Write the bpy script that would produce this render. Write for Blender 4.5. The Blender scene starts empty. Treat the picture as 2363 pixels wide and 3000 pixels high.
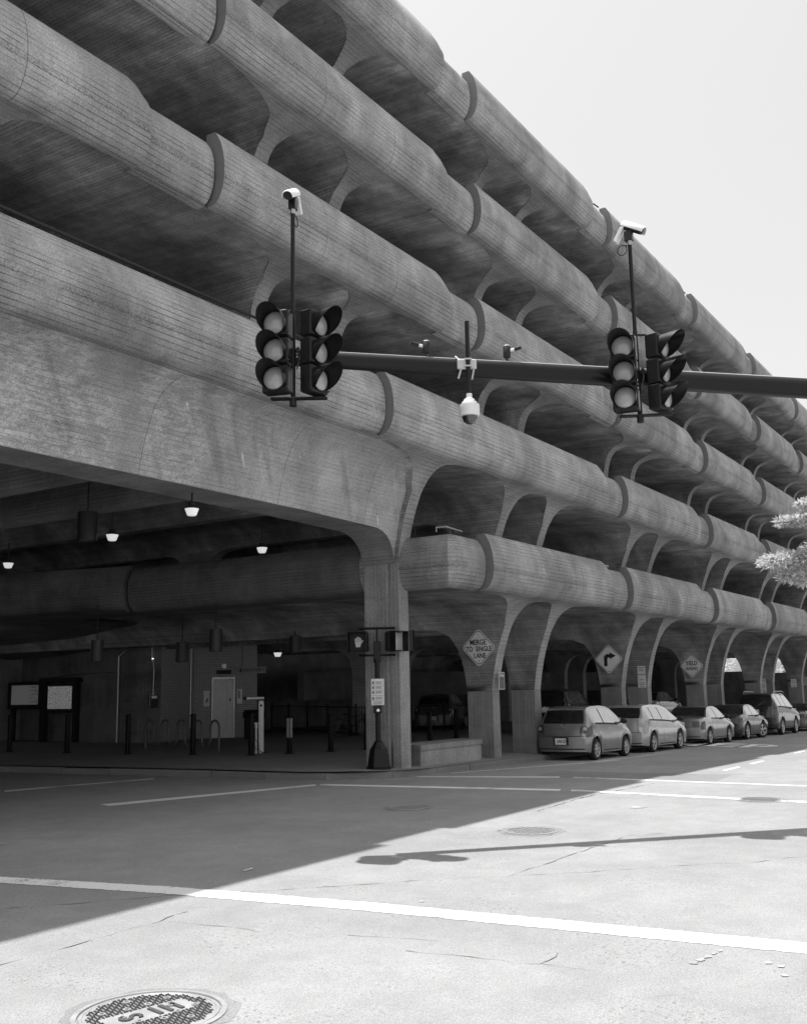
import bpy, bmesh, math, random
from mathutils import Vector, Matrix
R = math.radians
S = 1.17
rnd = random.Random(7)
sc = bpy.context.scene
C = sc.collection

# ------------------------------------------------------------------ camera
EX = Vector((0.543, 0.132, 0.829)); EX.normalize()
d0, d1, f0 = 1410.0, 341.5, 2150.0
EX = Vector((d0, d1, f0)).normalized()
LV = f0 * f0 / (d0 * 0.02 + d1)
EZ = Vector((-0.02 * LV, -LV, f0)).normalized()
EY = EZ.cross(EX)
Mw = Matrix((EX, EY, EZ))                    # camera axes (right, down, forward) -> world
right = Mw @ Vector((1, 0, 0)); down = Mw @ Vector((0, 1, 0)); fwd = Mw @ Vector((0, 0, 1))
cam = bpy.data.cameras.new("camera"); camo = bpy.data.objects.new("camera", cam); C.objects.link(camo)
m3 = Matrix((right, -down, -fwd)).transposed()
camo.matrix_world = Matrix.Translation((0, 0, 2.0)) @ m3.to_4x4()
cam.sensor_fit = 'VERTICAL'; cam.sensor_height = 24.0; cam.lens = 24.0 * 2150 / 2169
cam.clip_start = 0.1; cam.clip_end = 3000
sc.camera = camo

# ------------------------------------------------------------------ light
SUNV = Vector((-0.045, 0.218, 1.0)).normalized()      # towards the sun
sun_el = math.asin(SUNV.z); sun_az = math.atan2(SUNV.x, SUNV.y)
world = bpy.data.worlds.new("World"); sc.world = world; world.use_nodes = True
wn = world.node_tree; wn.nodes.clear()
sky = wn.nodes.new('ShaderNodeTexSky'); sky.sky_type = 'NISHITA'; sky.sun_disc = False
sky.sun_elevation = sun_el; sky.sun_rotation = sun_az
sky.air_density = 1.0; sky.dust_density = 4.0; sky.ozone_density = 1.0
bw = wn.nodes.new('ShaderNodeRGBToBW')
pw = wn.nodes.new('ShaderNodeMath'); pw.operation = 'POWER'; pw.inputs[1].default_value = SKYPOW = 0.45
bg = wn.nodes.new('ShaderNodeBackground'); bg.inputs['Strength'].default_value = 0.15
ml = wn.nodes.new('ShaderNodeMath'); ml.operation = 'MULTIPLY'; ml.inputs[1].default_value = 2.75
out = wn.nodes.new('ShaderNodeOutputWorld')
wn.links.new(sky.outputs[0], bw.inputs[0]); wn.links.new(bw.outputs[0], pw.inputs[0]); wn.links.new(pw.outputs[0], ml.inputs[0])
wn.links.new(ml.outputs[0], bg.inputs['Color']); wn.links.new(bg.outputs[0], out.inputs['Surface'])
sun = bpy.data.lights.new("sun", 'SUN'); sun.energy = 4.6; sun.angle = R(0.53); sun.color = (1.0, 0.998, 0.995)
suno = bpy.data.objects.new("sun", sun); C.objects.link(suno)
suno.rotation_euler = (-SUNV).to_track_quat('-Z', 'Y').to_euler()
suno.location = (0, 0, 60)
sc.view_settings.view_transform = 'Standard'; sc.view_settings.look = 'None'
sc.view_settings.exposure = 0.42; sc.view_settings.gamma = 1.0
sc.render.engine = 'CYCLES'
sc.cycles.max_bounces = 8; sc.cycles.diffuse_bounces = 5; sc.cycles.glossy_bounces = 3
sc.cycles.transparent_max_bounces = 8

# ------------------------------------------------------------------ helpers
def tag(o, label=None, cat=None, group=None, kind=None):
    if label: o['label'] = label
    if cat: o['category'] = cat
    if group: o['group'] = group
    if kind: o['kind'] = kind
    return o
def empty(name, loc=(0, 0, 0), rz=0, label=None, cat=None, group=None):
    o = bpy.data.objects.new(name, None); C.objects.link(o); o.location = loc; o.rotation_euler = (0, 0, rz)
    o.empty_display_size = .2
    return tag(o, label, cat, group)
def copy_tree(o, parent=None):
    c = o.copy(); C.objects.link(c); c.parent = parent
    for ch in list(o.children): copy_tree(ch, c)
    return c
def inst(name, me, parent=None, loc=(0, 0, 0), rot=(0, 0, 0)):
    o = bpy.data.objects.new(name, me); C.objects.link(o); o.parent = parent; o.location = loc; o.rotation_euler = rot
    return o

class MB:
    def __init__(s): s.v = []; s.f = []; s.uv = []; s.has = False
    def quad(s, a, b, c, d, uv=None):
        i = len(s.v); s.v += [a, b, c, d]; s.f.append((i, i + 1, i + 2, i + 3)); s.uv.append(uv)
        if uv: s.has = True
    def poly(s, pts, uv=None):
        i = len(s.v); s.v += list(pts); s.f.append(tuple(range(i, i + len(pts)))); s.uv.append(uv)
    def grid(s, P, UV=None, loop_u=False, loop_v=False):
        n = len(P); m = len(P[0]); i0 = len(s.v)
        for row in P: s.v += [tuple(p) for p in row]
        for i in range(n if loop_u else n - 1):
            for j in range(m if loop_v else m - 1):
                i2 = (i + 1) % n; j2 = (j + 1) % m
                ids = (i0 + i * m + j, i0 + i2 * m + j, i0 + i2 * m + j2, i0 + i * m + j2)
                a, b, c, d = [Vector(s.v[k]) for k in ids]
                if (a - b).length < 1e-6 and (c - d).length < 1e-6: continue
                if (a - d).length < 1e-6 and (b - c).length < 1e-6: continue
                s.f.append(ids)
                if UV: s.has = True; s.uv.append((UV[i][j], UV[i2][j], UV[i2][j2], UV[i][j2]))
                else: s.uv.append(None)
    def box(s, x0, x1, y0, y1, z0, z1, bev=0):
        if bev:
            # chamfer on vertical edges and top/bottom via inset octagon
            b = bev
            o = [(x0 + b, y0), (x1 - b, y0), (x1, y0 + b), (x1, y1 - b), (x1 - b, y1), (x0 + b, y1), (x0, y1 - b), (x0, y0 + b)]
            cx, cy = (x0 + x1) / 2, (y0 + y1) / 2
            def ins(p): return (p[0] + (b if p[0] < cx else -b), p[1] + (b if p[1] < cy else -b))
            L = [[(ins(p)[0], ins(p)[1], z0) for p in o], [(p[0], p[1], z0 + b) for p in o], [(p[0], p[1], z1 - b) for p in o], [(ins(p)[0], ins(p)[1], z1) for p in o]]
            s.grid(L, loop_v=True); s.poly(L[-1]); s.poly(L[0][::-1]); return
        p = [(x0, y0, z0), (x1, y0, z0), (x1, y1, z0), (x0, y1, z0), (x0, y0, z1), (x1, y0, z1), (x1, y1, z1), (x0, y1, z1)]
        for q in ((0, 3, 2, 1), (4, 5, 6, 7), (0, 1, 5, 4), (1, 2, 6, 5), (2, 3, 7, 6), (3, 0, 4, 7)):
            pts = [p[k] for k in q]
            if q in ((0, 3, 2, 1), (4, 5, 6, 7)): uv = [(a[0], a[1]) for a in pts]
            elif q in ((0, 1, 5, 4), (2, 3, 7, 6)): uv = [(a[0], a[2]) for a in pts]
            else: uv = [(a[1], a[2]) for a in pts]
            s.quad(*pts, uv=tuple(uv))
    def tube(s, path, r, n=10, caps=True):
        path = [Vector(p) for p in path]; rows = []
        up = Vector((0, 0, 1)); prev = None
        for i, p in enumerate(path):
            t = (path[min(i + 1, len(path) - 1)] - path[max(i - 1, 0)]).normalized()
            if prev is None:
                a = t.cross(up if abs(t.dot(up)) < .95 else Vector((1, 0, 0))).normalized()
            else: a = (prev - t * prev.dot(t)).normalized()
            prev = a; b = t.cross(a)
            rr = r[i] if isinstance(r, (list, tuple)) else r
            rows.append([tuple(p + (a * math.cos(k * 2 * math.pi / n) + b * math.sin(k * 2 * math.pi / n)) * rr) for k in range(n)])
        s.grid(rows, loop_v=True)
        if caps: s.poly(rows[0][::-1]); s.poly(rows[-1])
    def lathe(s, prof, n=24, c=(0, 0, 0), axis='z'):
        rows = []
        for (r, z) in prof:
            row = []
            for k in range(n):
                a = k * 2 * math.pi / n; x, y = r * math.cos(a), r * math.sin(a)
                p = (x, y, z) if axis == 'z' else ((z, x, y) if axis == 'x' else (x, z, y))
                row.append((p[0] + c[0], p[1] + c[1], p[2] + c[2]))
            rows.append(row)
        s.grid(rows, loop_v=True)
    def prism(s, pts2, fn, a, b):
        A = [fn(p, a) for p in pts2]; B = [fn(p, b) for p in pts2]
        s.poly(A[::-1]); s.poly(B)
        n = len(pts2)
        for i in range(n): s.quad(A[i], A[(i + 1) % n], B[(i + 1) % n], B[i])
    def mesh(s, name, mat, smooth=None):
        me = bpy.data.meshes.new(name); me.from_pydata(s.v, [], s.f); me.materials.append(mat)
        if s.has:
            ul = me.uv_layers.new(name='UV')
            for p, uv in zip(me.polygons, s.uv):
                if uv:
                    for li, t in zip(p.loop_indices, uv): ul.data[li].uv = t
        me.validate(); me.update()
        if smooth is not None:
            bm = bmesh.new(); bm.from_mesh(me); bmesh.ops.remove_doubles(bm, verts=bm.verts, dist=1e-5)
            bm.to_mesh(me); bm.free()
            for p in me.polygons: p.use_smooth = True
            me.set_sharp_from_angle(angle=R(smooth))
        return me
    def obj(s, name, mat, parent=None, smooth=None, loc=(0, 0, 0), rot=(0, 0, 0)):
        return inst(name, s.mesh(name, mat, smooth), parent, loc, rot)

def text_mesh(txt, size, mat, name='lettering', depth=0.002, align='CENTER', sx=1.0):
    cu = bpy.data.curves.new(name, 'FONT'); cu.body = txt; cu.size = size; cu.extrude = depth; cu.align_x = align; cu.align_y = 'CENTER'
    cu.resolution_u = 3; cu.offset = size * .018
    o = bpy.data.objects.new(name, cu); C.objects.link(o)
    dg = bpy.context.evaluated_depsgraph_get(); dg.update()
    me = bpy.data.meshes.new_from_object(o.evaluated_get(dg)); me.name = name
    me.transform(Matrix.Diagonal((sx, 1, 1, 1)))
    me.materials.clear(); me.materials.append(mat)
    bpy.data.objects.remove(o); bpy.data.curves.remove(cu)
    return me

# ------------------------------------------------------------------ materials
class NT:
    def __init__(s, name):
        s.m = bpy.data.materials.new(name); s.m.use_nodes = True; s.t = s.m.node_tree; s.t.nodes.clear()
        s.o = s.t.nodes.new('ShaderNodeOutputMaterial'); s.b = s.t.nodes.new('ShaderNodeBsdfPrincipled'); s.L(s.b.outputs[0], s.o.inputs[0])
    def N(s, t, **k):
        n = s.t.nodes.new(t)
        for a, b in k.items(): setattr(n, a, b)
        return n
    def L(s, a, b): s.t.links.new(a, b)
    def M(s, op, a, b=None, c=None, clamp=False):
        n = s.t.nodes.new('ShaderNodeMath'); n.operation = op; n.use_clamp = clamp
        for i, x in enumerate((a, b, c)):
            if x is None: continue
            if isinstance(x, (int, float)): n.inputs[i].default_value = x
            else: s.L(x, n.inputs[i])
        return n.outputs[0]
    def noise(s, vec, scale, detail=4, rough=.55, dist=0):
        n = s.N('ShaderNodeTexNoise'); n.inputs['Scale'].default_value = scale; n.inputs['Detail'].default_value = detail
        n.inputs['Roughness'].default_value = rough; n.inputs['Distortion'].default_value = dist
        if vec is not None: s.L(vec, n.inputs['Vector'])
        return n.outputs['Fac']
    def mapv(s, vec, scale=(1, 1, 1), rot=(0, 0, 0)):
        n = s.N('ShaderNodeMapping'); n.inputs['Scale'].default_value = scale; n.inputs['Rotation'].default_value = rot; s.L(vec, n.inputs['Vector']); return n.outputs[0]
    def ramp(s, x, a, b, lo=0., hi=1.):
        n = s.N('ShaderNodeMapRange'); n.interpolation_type = 'SMOOTHSTEP'
        for i, v in ((1, a), (2, b), (3, lo), (4, hi)): n.inputs[i].default_value = v
        s.L(x, n.inputs[0]); return n.outputs[0]
    def xyz(s, x, y, z=0.0):
        n = s.N('ShaderNodeCombineXYZ')
        for i, v in enumerate((x, y, z)):
            if isinstance(v, (int, float)): n.inputs[i].default_value = v
            else: s.L(v, n.inputs[i])
        return n.outputs[0]
    def bump(s, h, strength=.3, dist=.01):
        n = s.N('ShaderNodeBump'); n.inputs['Strength'].default_value = strength; n.inputs['Distance'].default_value = dist
        s.L(h, n.inputs['Height']); s.L(n.outputs[0], s.b.inputs['Normal'])
    def col(s, x): s.L(s.xyz(x, x, x), s.b.inputs['Base Color'])

def plain(name, v, rough=.6, metal=0., coat=0., spec=.5):
    t = NT(name); b = t.b
    tc = t.N('ShaderNodeTexCoord')
    n = t.noise(tc.outputs['Object'], 6, 4, .6)
    t.col(t.M('MULTIPLY', t.ramp(n, .25, .75, .92, 1.08), v))
    t.L(t.ramp(n, .2, .8, max(0, rough - .06), min(1, rough + .08)), b.inputs['Roughness'])
    b.inputs['Metallic'].default_value = metal; b.inputs['Coat Weight'].default_value = coat
    b.inputs['Specular IOR Level'].default_value = spec
    return t.m

def concrete(name, base, bwid=.1, groove=.6, tone=.16, stain=.5, seams=(), comb=None, patch=0., ribs=0., streak=0., seed=0., light=0.):
    t = NT(name); uv = t.N('ShaderNodeTexCoord')
    sp = t.N('ShaderNodeSeparateXYZ'); t.L(uv.outputs['UV'], sp.inputs[0]); x, y = sp.outputs[0], sp.outputs[1]
    geo = t.N('ShaderNodeNewGeometry'); P = geo.outputs['Position']
    oi = t.N('ShaderNodeObjectInfo')
    if seed: P = t.mapv(P, (1, 1, 1), (seed, 0, 0))
    # wobble the board edges a little
    wob = t.M('MULTIPLY', t.M('SUBTRACT', t.noise(t.xyz(t.M('MULTIPLY', x, .5), y), 1.0, 2), .5), .018)
    yb = t.M('DIVIDE', t.M('ADD', y, wob), bwid)
    fb = t.M('FLOOR', yb); fr = t.M('FRACT', yb)
    wn1 = t.N('ShaderNodeTexWhiteNoise', noise_dimensions='2D'); t.L(t.xyz(fb, oi.outputs['Random']), wn1.inputs['Vector'])
    seg = t.M('FLOOR', t.M('ADD', t.M('DIVIDE', x, 2.4), t.M('MULTIPLY', wn1.outputs['Value'], 9.)))
    wn2 = t.N('ShaderNodeTexWhiteNoise', noise_dimensions='3D'); t.L(t.xyz(fb, seg, oi.outputs['Random']), wn2.inputs['Vector'])
    edge = t.M('ABSOLUTE', t.M('SUBTRACT', fr, .5))
    g = t.ramp(edge, .385, .462)
    brk = t.ramp(t.noise(t.xyz(t.M('MULTIPLY', x, 1.2), t.M('MULTIPLY', fb, 3.7), oi.outputs['Random']), 1.0, 5), .40, .60)
    g = t.M('MULTIPLY', g, t.M('ADD', t.M('MULTIPLY', brk, .92), .08))
    # butt joints between boards
    fx = t.M('ABSOLUTE', t.M('SUBTRACT', t.M('FRACT', t.M('ADD', t.M('DIVIDE', x, 2.4), t.M('MULTIPLY', wn1.outputs['Value'], 9.))), .5))
    bj = t.M('MULTIPLY', t.ramp(fx, .4965, .4985), .22)
    gr = t.M('MAXIMUM', g, bj)
    st = t.noise(P, .55, 6, .62, .4)
    st2 = t.noise(t.mapv(P, (.9, .9, .35)), 1.7, 6, .65)
    gn = t.noise(t.xyz(t.M('MULTIPLY', x, 14), t.M('MULTIPLY', y, 55)), 1.0, 4, .75)
    dr = t.noise(t.xyz(t.M('MULTIPLY', x, 3.2), t.M('MULTIPLY', y, .55), 4.4), 1.0, 5, .65)
    sp2 = t.noise(P, 42, 3, .7)
    v = t.M('ADD', 1 - tone * .5, t.M('MULTIPLY', wn2.outputs['Value'], tone))
    v = t.M('MULTIPLY', v, t.ramp(st, .3, .7, 1 - stain * .42, 1 + stain * .34))
    v = t.M('MULTIPLY', v, t.ramp(st2, .3, .72, 1 - stain * .25, 1 + stain * .22))
    v = t.M('MULTIPLY', v, t.M('MULTIPLY', t.ramp(gn, .25, .75, .88, 1.12), t.ramp(dr, .3, .7, 1 - stain * .05, 1 + stain * .05)))
    v = t.M('MULTIPLY', v, t.ramp(sp2, .25, .75, .70, 1.30))
    pit = t.ramp(t.noise(P, 26, 2, .5), .735, .76)
    v = t.M('MULTIPLY', v, t.M('SUBTRACT', 1., t.M('MULTIPLY', pit, .5)))
    hb = t.M('MULTIPLY', gr, -1.)
    for sx in seams:
        dd = t.M('ABSOLUTE', t.M('SUBTRACT', t.M('ADD', x, t.M('MULTIPLY', t.noise(P, 3, 2), .02)), sx))
        sm = t.M('SUBTRACT', 1., t.ramp(dd, .003, .011)); hb = t.M('SUBTRACT', hb, sm)
        v = t.M('MULTIPLY', v, t.M('SUBTRACT', 1., t.M('MULTIPLY', sm, .5)))
        v = t.M('MULTIPLY', v, t.M('ADD', 1.0, t.M('MULTIPLY', t.ramp(x, sx - .001, sx + .001), .04)))
    if comb:
        band = t.M('SUBTRACT', 1., t.ramp(t.M('ABSOLUTE', t.M('SUBTRACT', t.M('ADD', y, t.M('MULTIPLY', t.noise(P, .8, 2), .14)), comb + .07)), .0, .10))
        hc = t.ramp(t.noise(P, 34, 3, .75), .50, .60)
        gate = t.ramp(t.noise(t.mapv(P, (1, 1, 1)), .75, 2), .38, .52)
        hc = t.M('MULTIPLY', t.M('MULTIPLY', hc, band), gate)
        v = t.M('MULTIPLY', v, t.M('SUBTRACT', 1., t.M('MULTIPLY', hc, .6))); hb = t.M('SUBTRACT', hb, t.M('MULTIPLY', hc, 1.5))
    if patch:
        bend = t.M('ADD', x, t.M('MULTIPLY', t.M('MULTIPLY', y, y), .16))
        big = t.ramp(t.noise(t.xyz(t.M('MULTIPLY', bend, .75), t.M('MULTIPLY', y, .25), 3.3), 1.0, 3, .55), .42, .50)
        hor = t.ramp(t.noise(t.xyz(t.M('MULTIPLY', x, 2.6), t.M('MULTIPLY', fb, 2.3), t.M('MULTIPLY', y, 7.)), 1.0, 8, .78), .47, .51)
        hor = t.M('MULTIPLY', hor, t.ramp(t.noise(P, 9, 5, .7), .38, .5))
        rg = t.ramp(x, 13.5, 8.0, .12, 1.0) if False else t.M('SUBTRACT', 1., t.ramp(x, 11.0, 17.0, 0., .88))
        pm = t.M('MULTIPLY', t.M('MULTIPLY', hor, big), rg)
        v = t.M('MULTIPLY', v, t.M('ADD', 1., t.M('MULTIPLY', pm, patch)))
        stk = t.ramp(t.noise(t.xyz(t.M('MULTIPLY', bend, 1.6), t.M('MULTIPLY', y, .25), 8.), 1.0, 3, .5), .57, .68)
        v = t.M('MULTIPLY', v, t.M('SUBTRACT', 1., t.M('MULTIPLY', stk, .22)))
        thin = t.M('MULTIPLY', t.ramp(t.noise(t.xyz(t.M('MULTIPLY', bend, 4.5), t.M('MULTIPLY', y, .9), 5.), 1.0, 2, .5), .70, .74), t.ramp(gn, .3, .6))
        v = t.M('MULTIPLY', v, t.M('ADD', 1., t.M('MULTIPLY', thin, patch * 2.2)))
    if streak:
        s1 = t.ramp(t.noise(t.xyz(t.M('MULTIPLY', x, 2.5), t.M('MULTIPLY', y, .3), 2.), 1.0, 4, .6), .52, .72)
        v = t.M('MULTIPLY', v, t.M('SUBTRACT', 1., t.M('MULTIPLY', s1, streak)))
    if light:
        l1 = t.M('MULTIPLY', t.ramp(t.noise(t.mapv(P, (.5, .5, .5)), 1.1, 4, .6), .55, .7), t.ramp(gn, .35, .62))
        v = t.M('MULTIPLY', v, t.M('ADD', 1., t.M('MULTIPLY', l1, light)))
    v = t.M('MULTIPLY', v, t.M('SUBTRACT', 1., t.M('MULTIPLY', gr, groove)))
    v = t.M('MULTIPLY', v, base)
    t.col(v); t.b.inputs['Roughness'].default_value = .9; t.b.inputs['Specular IOR Level'].default_value = .25
    hh = t.M('ADD', hb, t.M('ADD', t.M('MULTIPLY', sp2, .35), t.M('MULTIPLY', wn2.outputs['Value'], .3)))
    t.bump(hh, .55, .010)
    return t.m

def asphalt(name, base, line=0):
    t = NT(name); geo = t.N('ShaderNodeNewGeometry'); P = geo.outputs['Position']
    a = t.noise(P, .35, 5, .6); b = t.noise(P, 2.2, 5, .65); c = t.noise(P, 70, 4, .8); vr = t.N('ShaderNodeTexVoronoi'); vr.inputs['Scale'].default_value = 95; t.L(P, vr.inputs['Vector'])
    v = t.M('MULTIPLY', t.ramp(a, .3, .7, .90, 1.08), t.ramp(b, .3, .7, .93, 1.07))
    v = t.M('MULTIPLY', v, t.ramp(c, .25, .75, .80, 1.16))
    v = t.M('MULTIPLY', v, t.ramp(vr.outputs['Distance'], .0, .8, 1.15, .8))
    dk = t.M('MULTIPLY', t.ramp(t.noise(P, 24, 3, .75), .57, .66), t.ramp(t.noise(P, 1.1, 3), .48, .62))
    v = t.M('MULTIPLY', v, t.M('SUBTRACT', 1., t.M('MULTIPLY', dk, .42)))
    t.col(t.M('MULTIPLY', v, base)); t.b.inputs['Roughness'].default_value = .92; t.b.inputs['Specular IOR Level'].default_value = .2
    t.bump(t.M('ADD', t.M('SUBTRACT', c, t.M('MULTIPLY', dk, 1.5)), t.M('MULTIPLY', vr.outputs['Distance'], -.8)), .5, .006)
    return t.m

def paintline(name, wear=.3, base=.8, under=.30):
    t = NT(name); geo = t.N('ShaderNodeNewGeometry'); P = geo.outputs['Position']
    a = t.noise(P, 26, 5, .75); b = t.noise(P, 1.3, 3, .6)
    m = t.ramp(t.M('ADD', a, t.M('MULTIPLY', b, .9)), .98 + .3 * (.5 - wear), 1.06 + .3 * (.5 - wear))
    v = t.M('ADD', t.M('MULTIPLY', m, under - base), base)
    v = t.M('MULTIPLY', v, t.ramp(t.noise(P, 60, 3, .8), .2, .8, .92, 1.06))
    t.col(v); t.b.inputs['Roughness'].default_value = .8; t.bump(a, .3, .004); return t.m

def carpaint(name, v, metal=.6):
    t = NT(name); geo = t.N('ShaderNodeNewGeometry'); n = t.noise(geo.outputs['Position'], 400, 2, .6)
    d = t.noise(geo.outputs['Position'], 3, 4, .6)
    t.col(t.M('MULTIPLY', t.M('MULTIPLY', t.ramp(n, .3, .7, .92, 1.08), t.ramp(d, .3, .7, .95, 1.03)), v))
    t.b.inputs['Metallic'].default_value = metal; t.b.inputs['Roughness'].default_value = .22
    t.b.inputs['Coat Weight'].default_value = .8; t.b.inputs['Coat Roughness'].default_value = .05
    return t.m

def emit(name, v, s):
    t = NT(name); t.b.inputs['Base Color'].default_value = (v, v, v, 1); t.b.inputs['Emission Color'].default_value = (1, 1, 1, 1)
    t.b.inputs['Emission Strength'].default_value = s; return t.m

M = {}
seam = (2.55 * S, 4.7 * S)
M['parapet'] = concrete('board_marked_concrete_parapet', .335, .10, .62, .09, .66, seams=seam, comb=.92 * S)
M['parapet2'] = concrete('board_marked_concrete_short_parapet', .335, .10, .60, .09, .72, comb=.92 * S)
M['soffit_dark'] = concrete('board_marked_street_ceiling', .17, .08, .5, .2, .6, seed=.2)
M['endface'] = plain('stained_joint_face', .17, .9)  # end faces darkened in colour to stand in for the weak light there
M['parapet_dark'] = concrete('dark_sooty_parapet', .17, .085, .5, .12, .6)  # parapet concrete again with a darker base tone
M['panel'] = plain('grey_sign_panel', .30, .5)
M['fin'] = concrete('board_marked_concrete_column', .37, .115, .5, .09, .5)
M['soffit'] = concrete('board_marked_concrete_soffit', .31, .075, .62, .26, .95, light=.7, seed=.4)
M['girder'] = concrete('streaked_concrete_girder', .35, .095, .26, .10, .45, patch=.40, seams=(3.4, 8.2, 11.9, 15.6, 18.6))
M['base'] = concrete('vertical_board_concrete', .34, .11, .42, .12, .4, streak=.18)
M['grey'] = concrete('worn_concrete', .30, .5, .05, .05, .6, light=.2)
M['sidewalk'] = asphalt('sidewalk_concrete', .30)
M['kerb'] = asphalt('granite_kerb', .26)
M['road'] = asphalt('asphalt', .335)
M['floor'] = asphalt('dark_floor', .16)
M['line'] = paintline('road_paint', .24, .78)
M['oldline'] = paintline('worn_road_paint', .55, .75)
M['spot'] = paintline('faded_paint_spot', .62, .44)
M['crack'] = plain('crack_dark', .05, .95)
M['iron'] = plain('cast_iron', .10, .5, .3)
M['iron2'] = plain('dusty_cast_iron', .22, .7)
M['ironlight'] = plain('worn_cast_iron', .42, .5, .4)
M['black'] = plain('black_paint', .010, .33, 0, 0, .3)
M['mattblack'] = plain('matt_black', .012, .65)
M['blackmetal'] = plain('black_metal', .02, .35, .2)
M['steel'] = plain('galvanised_steel', .45, .35, .8)
M['white'] = plain('white_plastic', .8, .4)
M['rubber'] = plain('rubber', .018, .8)
M['darkglass'] = plain('dark_glass', .012, .03, 0, 1.0, 1.)
M['sideglass'] = plain('reflecting_side_glass', .5, .03, .75)
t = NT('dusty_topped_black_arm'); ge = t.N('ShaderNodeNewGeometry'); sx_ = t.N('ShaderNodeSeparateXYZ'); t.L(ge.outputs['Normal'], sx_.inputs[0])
t.col(t.M('ADD', .008, t.M('MULTIPLY', t.ramp(sx_.outputs[2], .80, .94), .55))); t.b.inputs['Roughness'].default_value = .35; t.b.inputs['Specular IOR Level'].default_value = .3  # bright band painted on upward faces in place of a sun highlight
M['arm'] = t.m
M['lens'] = plain('signal_lens', .40, .22, 0, .9)
M['sign'] = plain('sign_face', .85, .5)
M['signwhite'] = plain('white_sign_face', .8, .5)
M['ink'] = plain('sign_ink', .015, .5)
M['greenink'] = plain('dark_sign_ink', .12, .5)
M['tile'] = None
M['elev'] = plain('brushed_steel_door', .62, .5, .3)
M['chrome'] = plain('chrome', .7, .12, 1.)
M['lamp'] = emit('lamp_glass', .5, .42)
M['lampdim'] = emit('dim_lamp', .8, 2.0)
M['leafA'] = None

t = NT('glazed_brick'); tc = t.N('ShaderNodeTexCoord'); br = t.N('ShaderNodeTexBrick')
br.inputs['Scale'].default_value = 1.0; br.inputs['Brick Width'].default_value = .22; br.inputs['Row Height'].default_value = .075; br.inputs['Mortar Size'].default_value = .008
br.inputs['Color1'].default_value = (.34, .34, .34, 1); br.inputs['Color2'].default_value = (.40, .40, .40, 1); br.inputs['Mortar'].default_value = (.16, .16, .16, 1)
t.L(tc.outputs['UV'], br.inputs['Vector']); t.L(br.outputs['Color'], t.b.inputs['Base Color']); t.b.inputs['Roughness'].default_value = .5
M['tile'] = t.m

# ------------------------------------------------------------------ ground
def g(x): return -.015 * (min(max(x, 19), 26) - 19) - .018 * (min(max(x, 26), 80) - 26)
def sheet(name, xs, ys, z, mat, parent=None, zf=None):
    mb = MB(); P = [[(x, y, (zf(x, y) if zf else g(x) + z)) for y in ys] for x in xs]
    mb.grid(P); return mb.obj(name, mat, parent)
XS = [-900, -60, -20, 0, 10, 19, 22, 26, 30, 35, 40, 50, 60, 80, 120, 900]
YS = [-900, -100, -30, 0, 5, 10, 14, 20, 30, 60, 120, 900]
gr = sheet('ground', XS, YS, -.012, M['road']); tag(gr, kind='structure')
rd = sheet('road', [-60, -20, 0, 10, 19, 22, 26, 30, 35, 40, 50, 60, 80, 120], [-40, 0, 5, 10, 14, 20, 30, 60], 0, M['road']); tag(rd, kind='structure')

KP = [(100, 12.68), (60, 12.68), (21.0, 12.68), (20.2, 12.72), (19.5, 12.88), (18.9, 13.25), (18.45, 13.8), (18.2, 14.5), (18.1, 15.5), (18.05, 17.0), (17.85, 18.8), (17.62, 20.6), (17.4, 22.3), (17.2, 24.0), (16.9, 28), (16.6, 32), (16.2, 45), (16, 60)]
def xmin(y):
    for (a, b) in zip(KP[2:], KP[3:]):
        if a[1] <= y <= b[1]: return a[0] + (b[0] - a[0]) * (y - a[1]) / (b[1] - a[1])
    return KP[-1][0]
def swz(x, y):
    w = 1 - min(max((y - 14.6) / 2.4, 0), 1)
    return g(x) * w + .15 + .03 * min(max((y - 12.7) / .8, 0), 1)
mb = MB(); ys = [12.68, 12.72, 12.8, 12.88, 13.0, 13.25, 13.5, 13.8, 14.1, 14.5, 15.0, 15.5, 16.2, 17, 18.8, 20.6, 22.3, 24, 28, 32, 45, 60]
rows = []
for y in ys:
    a = xmin(y) + .02; xs = [a, max(a + .3, 19.2), 20, 21, 22, 24, 26, 28, 31, 35, 40, 46, 55, 70, 100]
    xs = [max(x, a + .001 * i) for i, x in enumerate(xs)]
    rows.append([(x, y, swz(x, y)) for x in xs])
mb.grid(rows); swo = mb.obj('sidewalk', M['sidewalk']); tag(swo, kind='structure')
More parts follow.
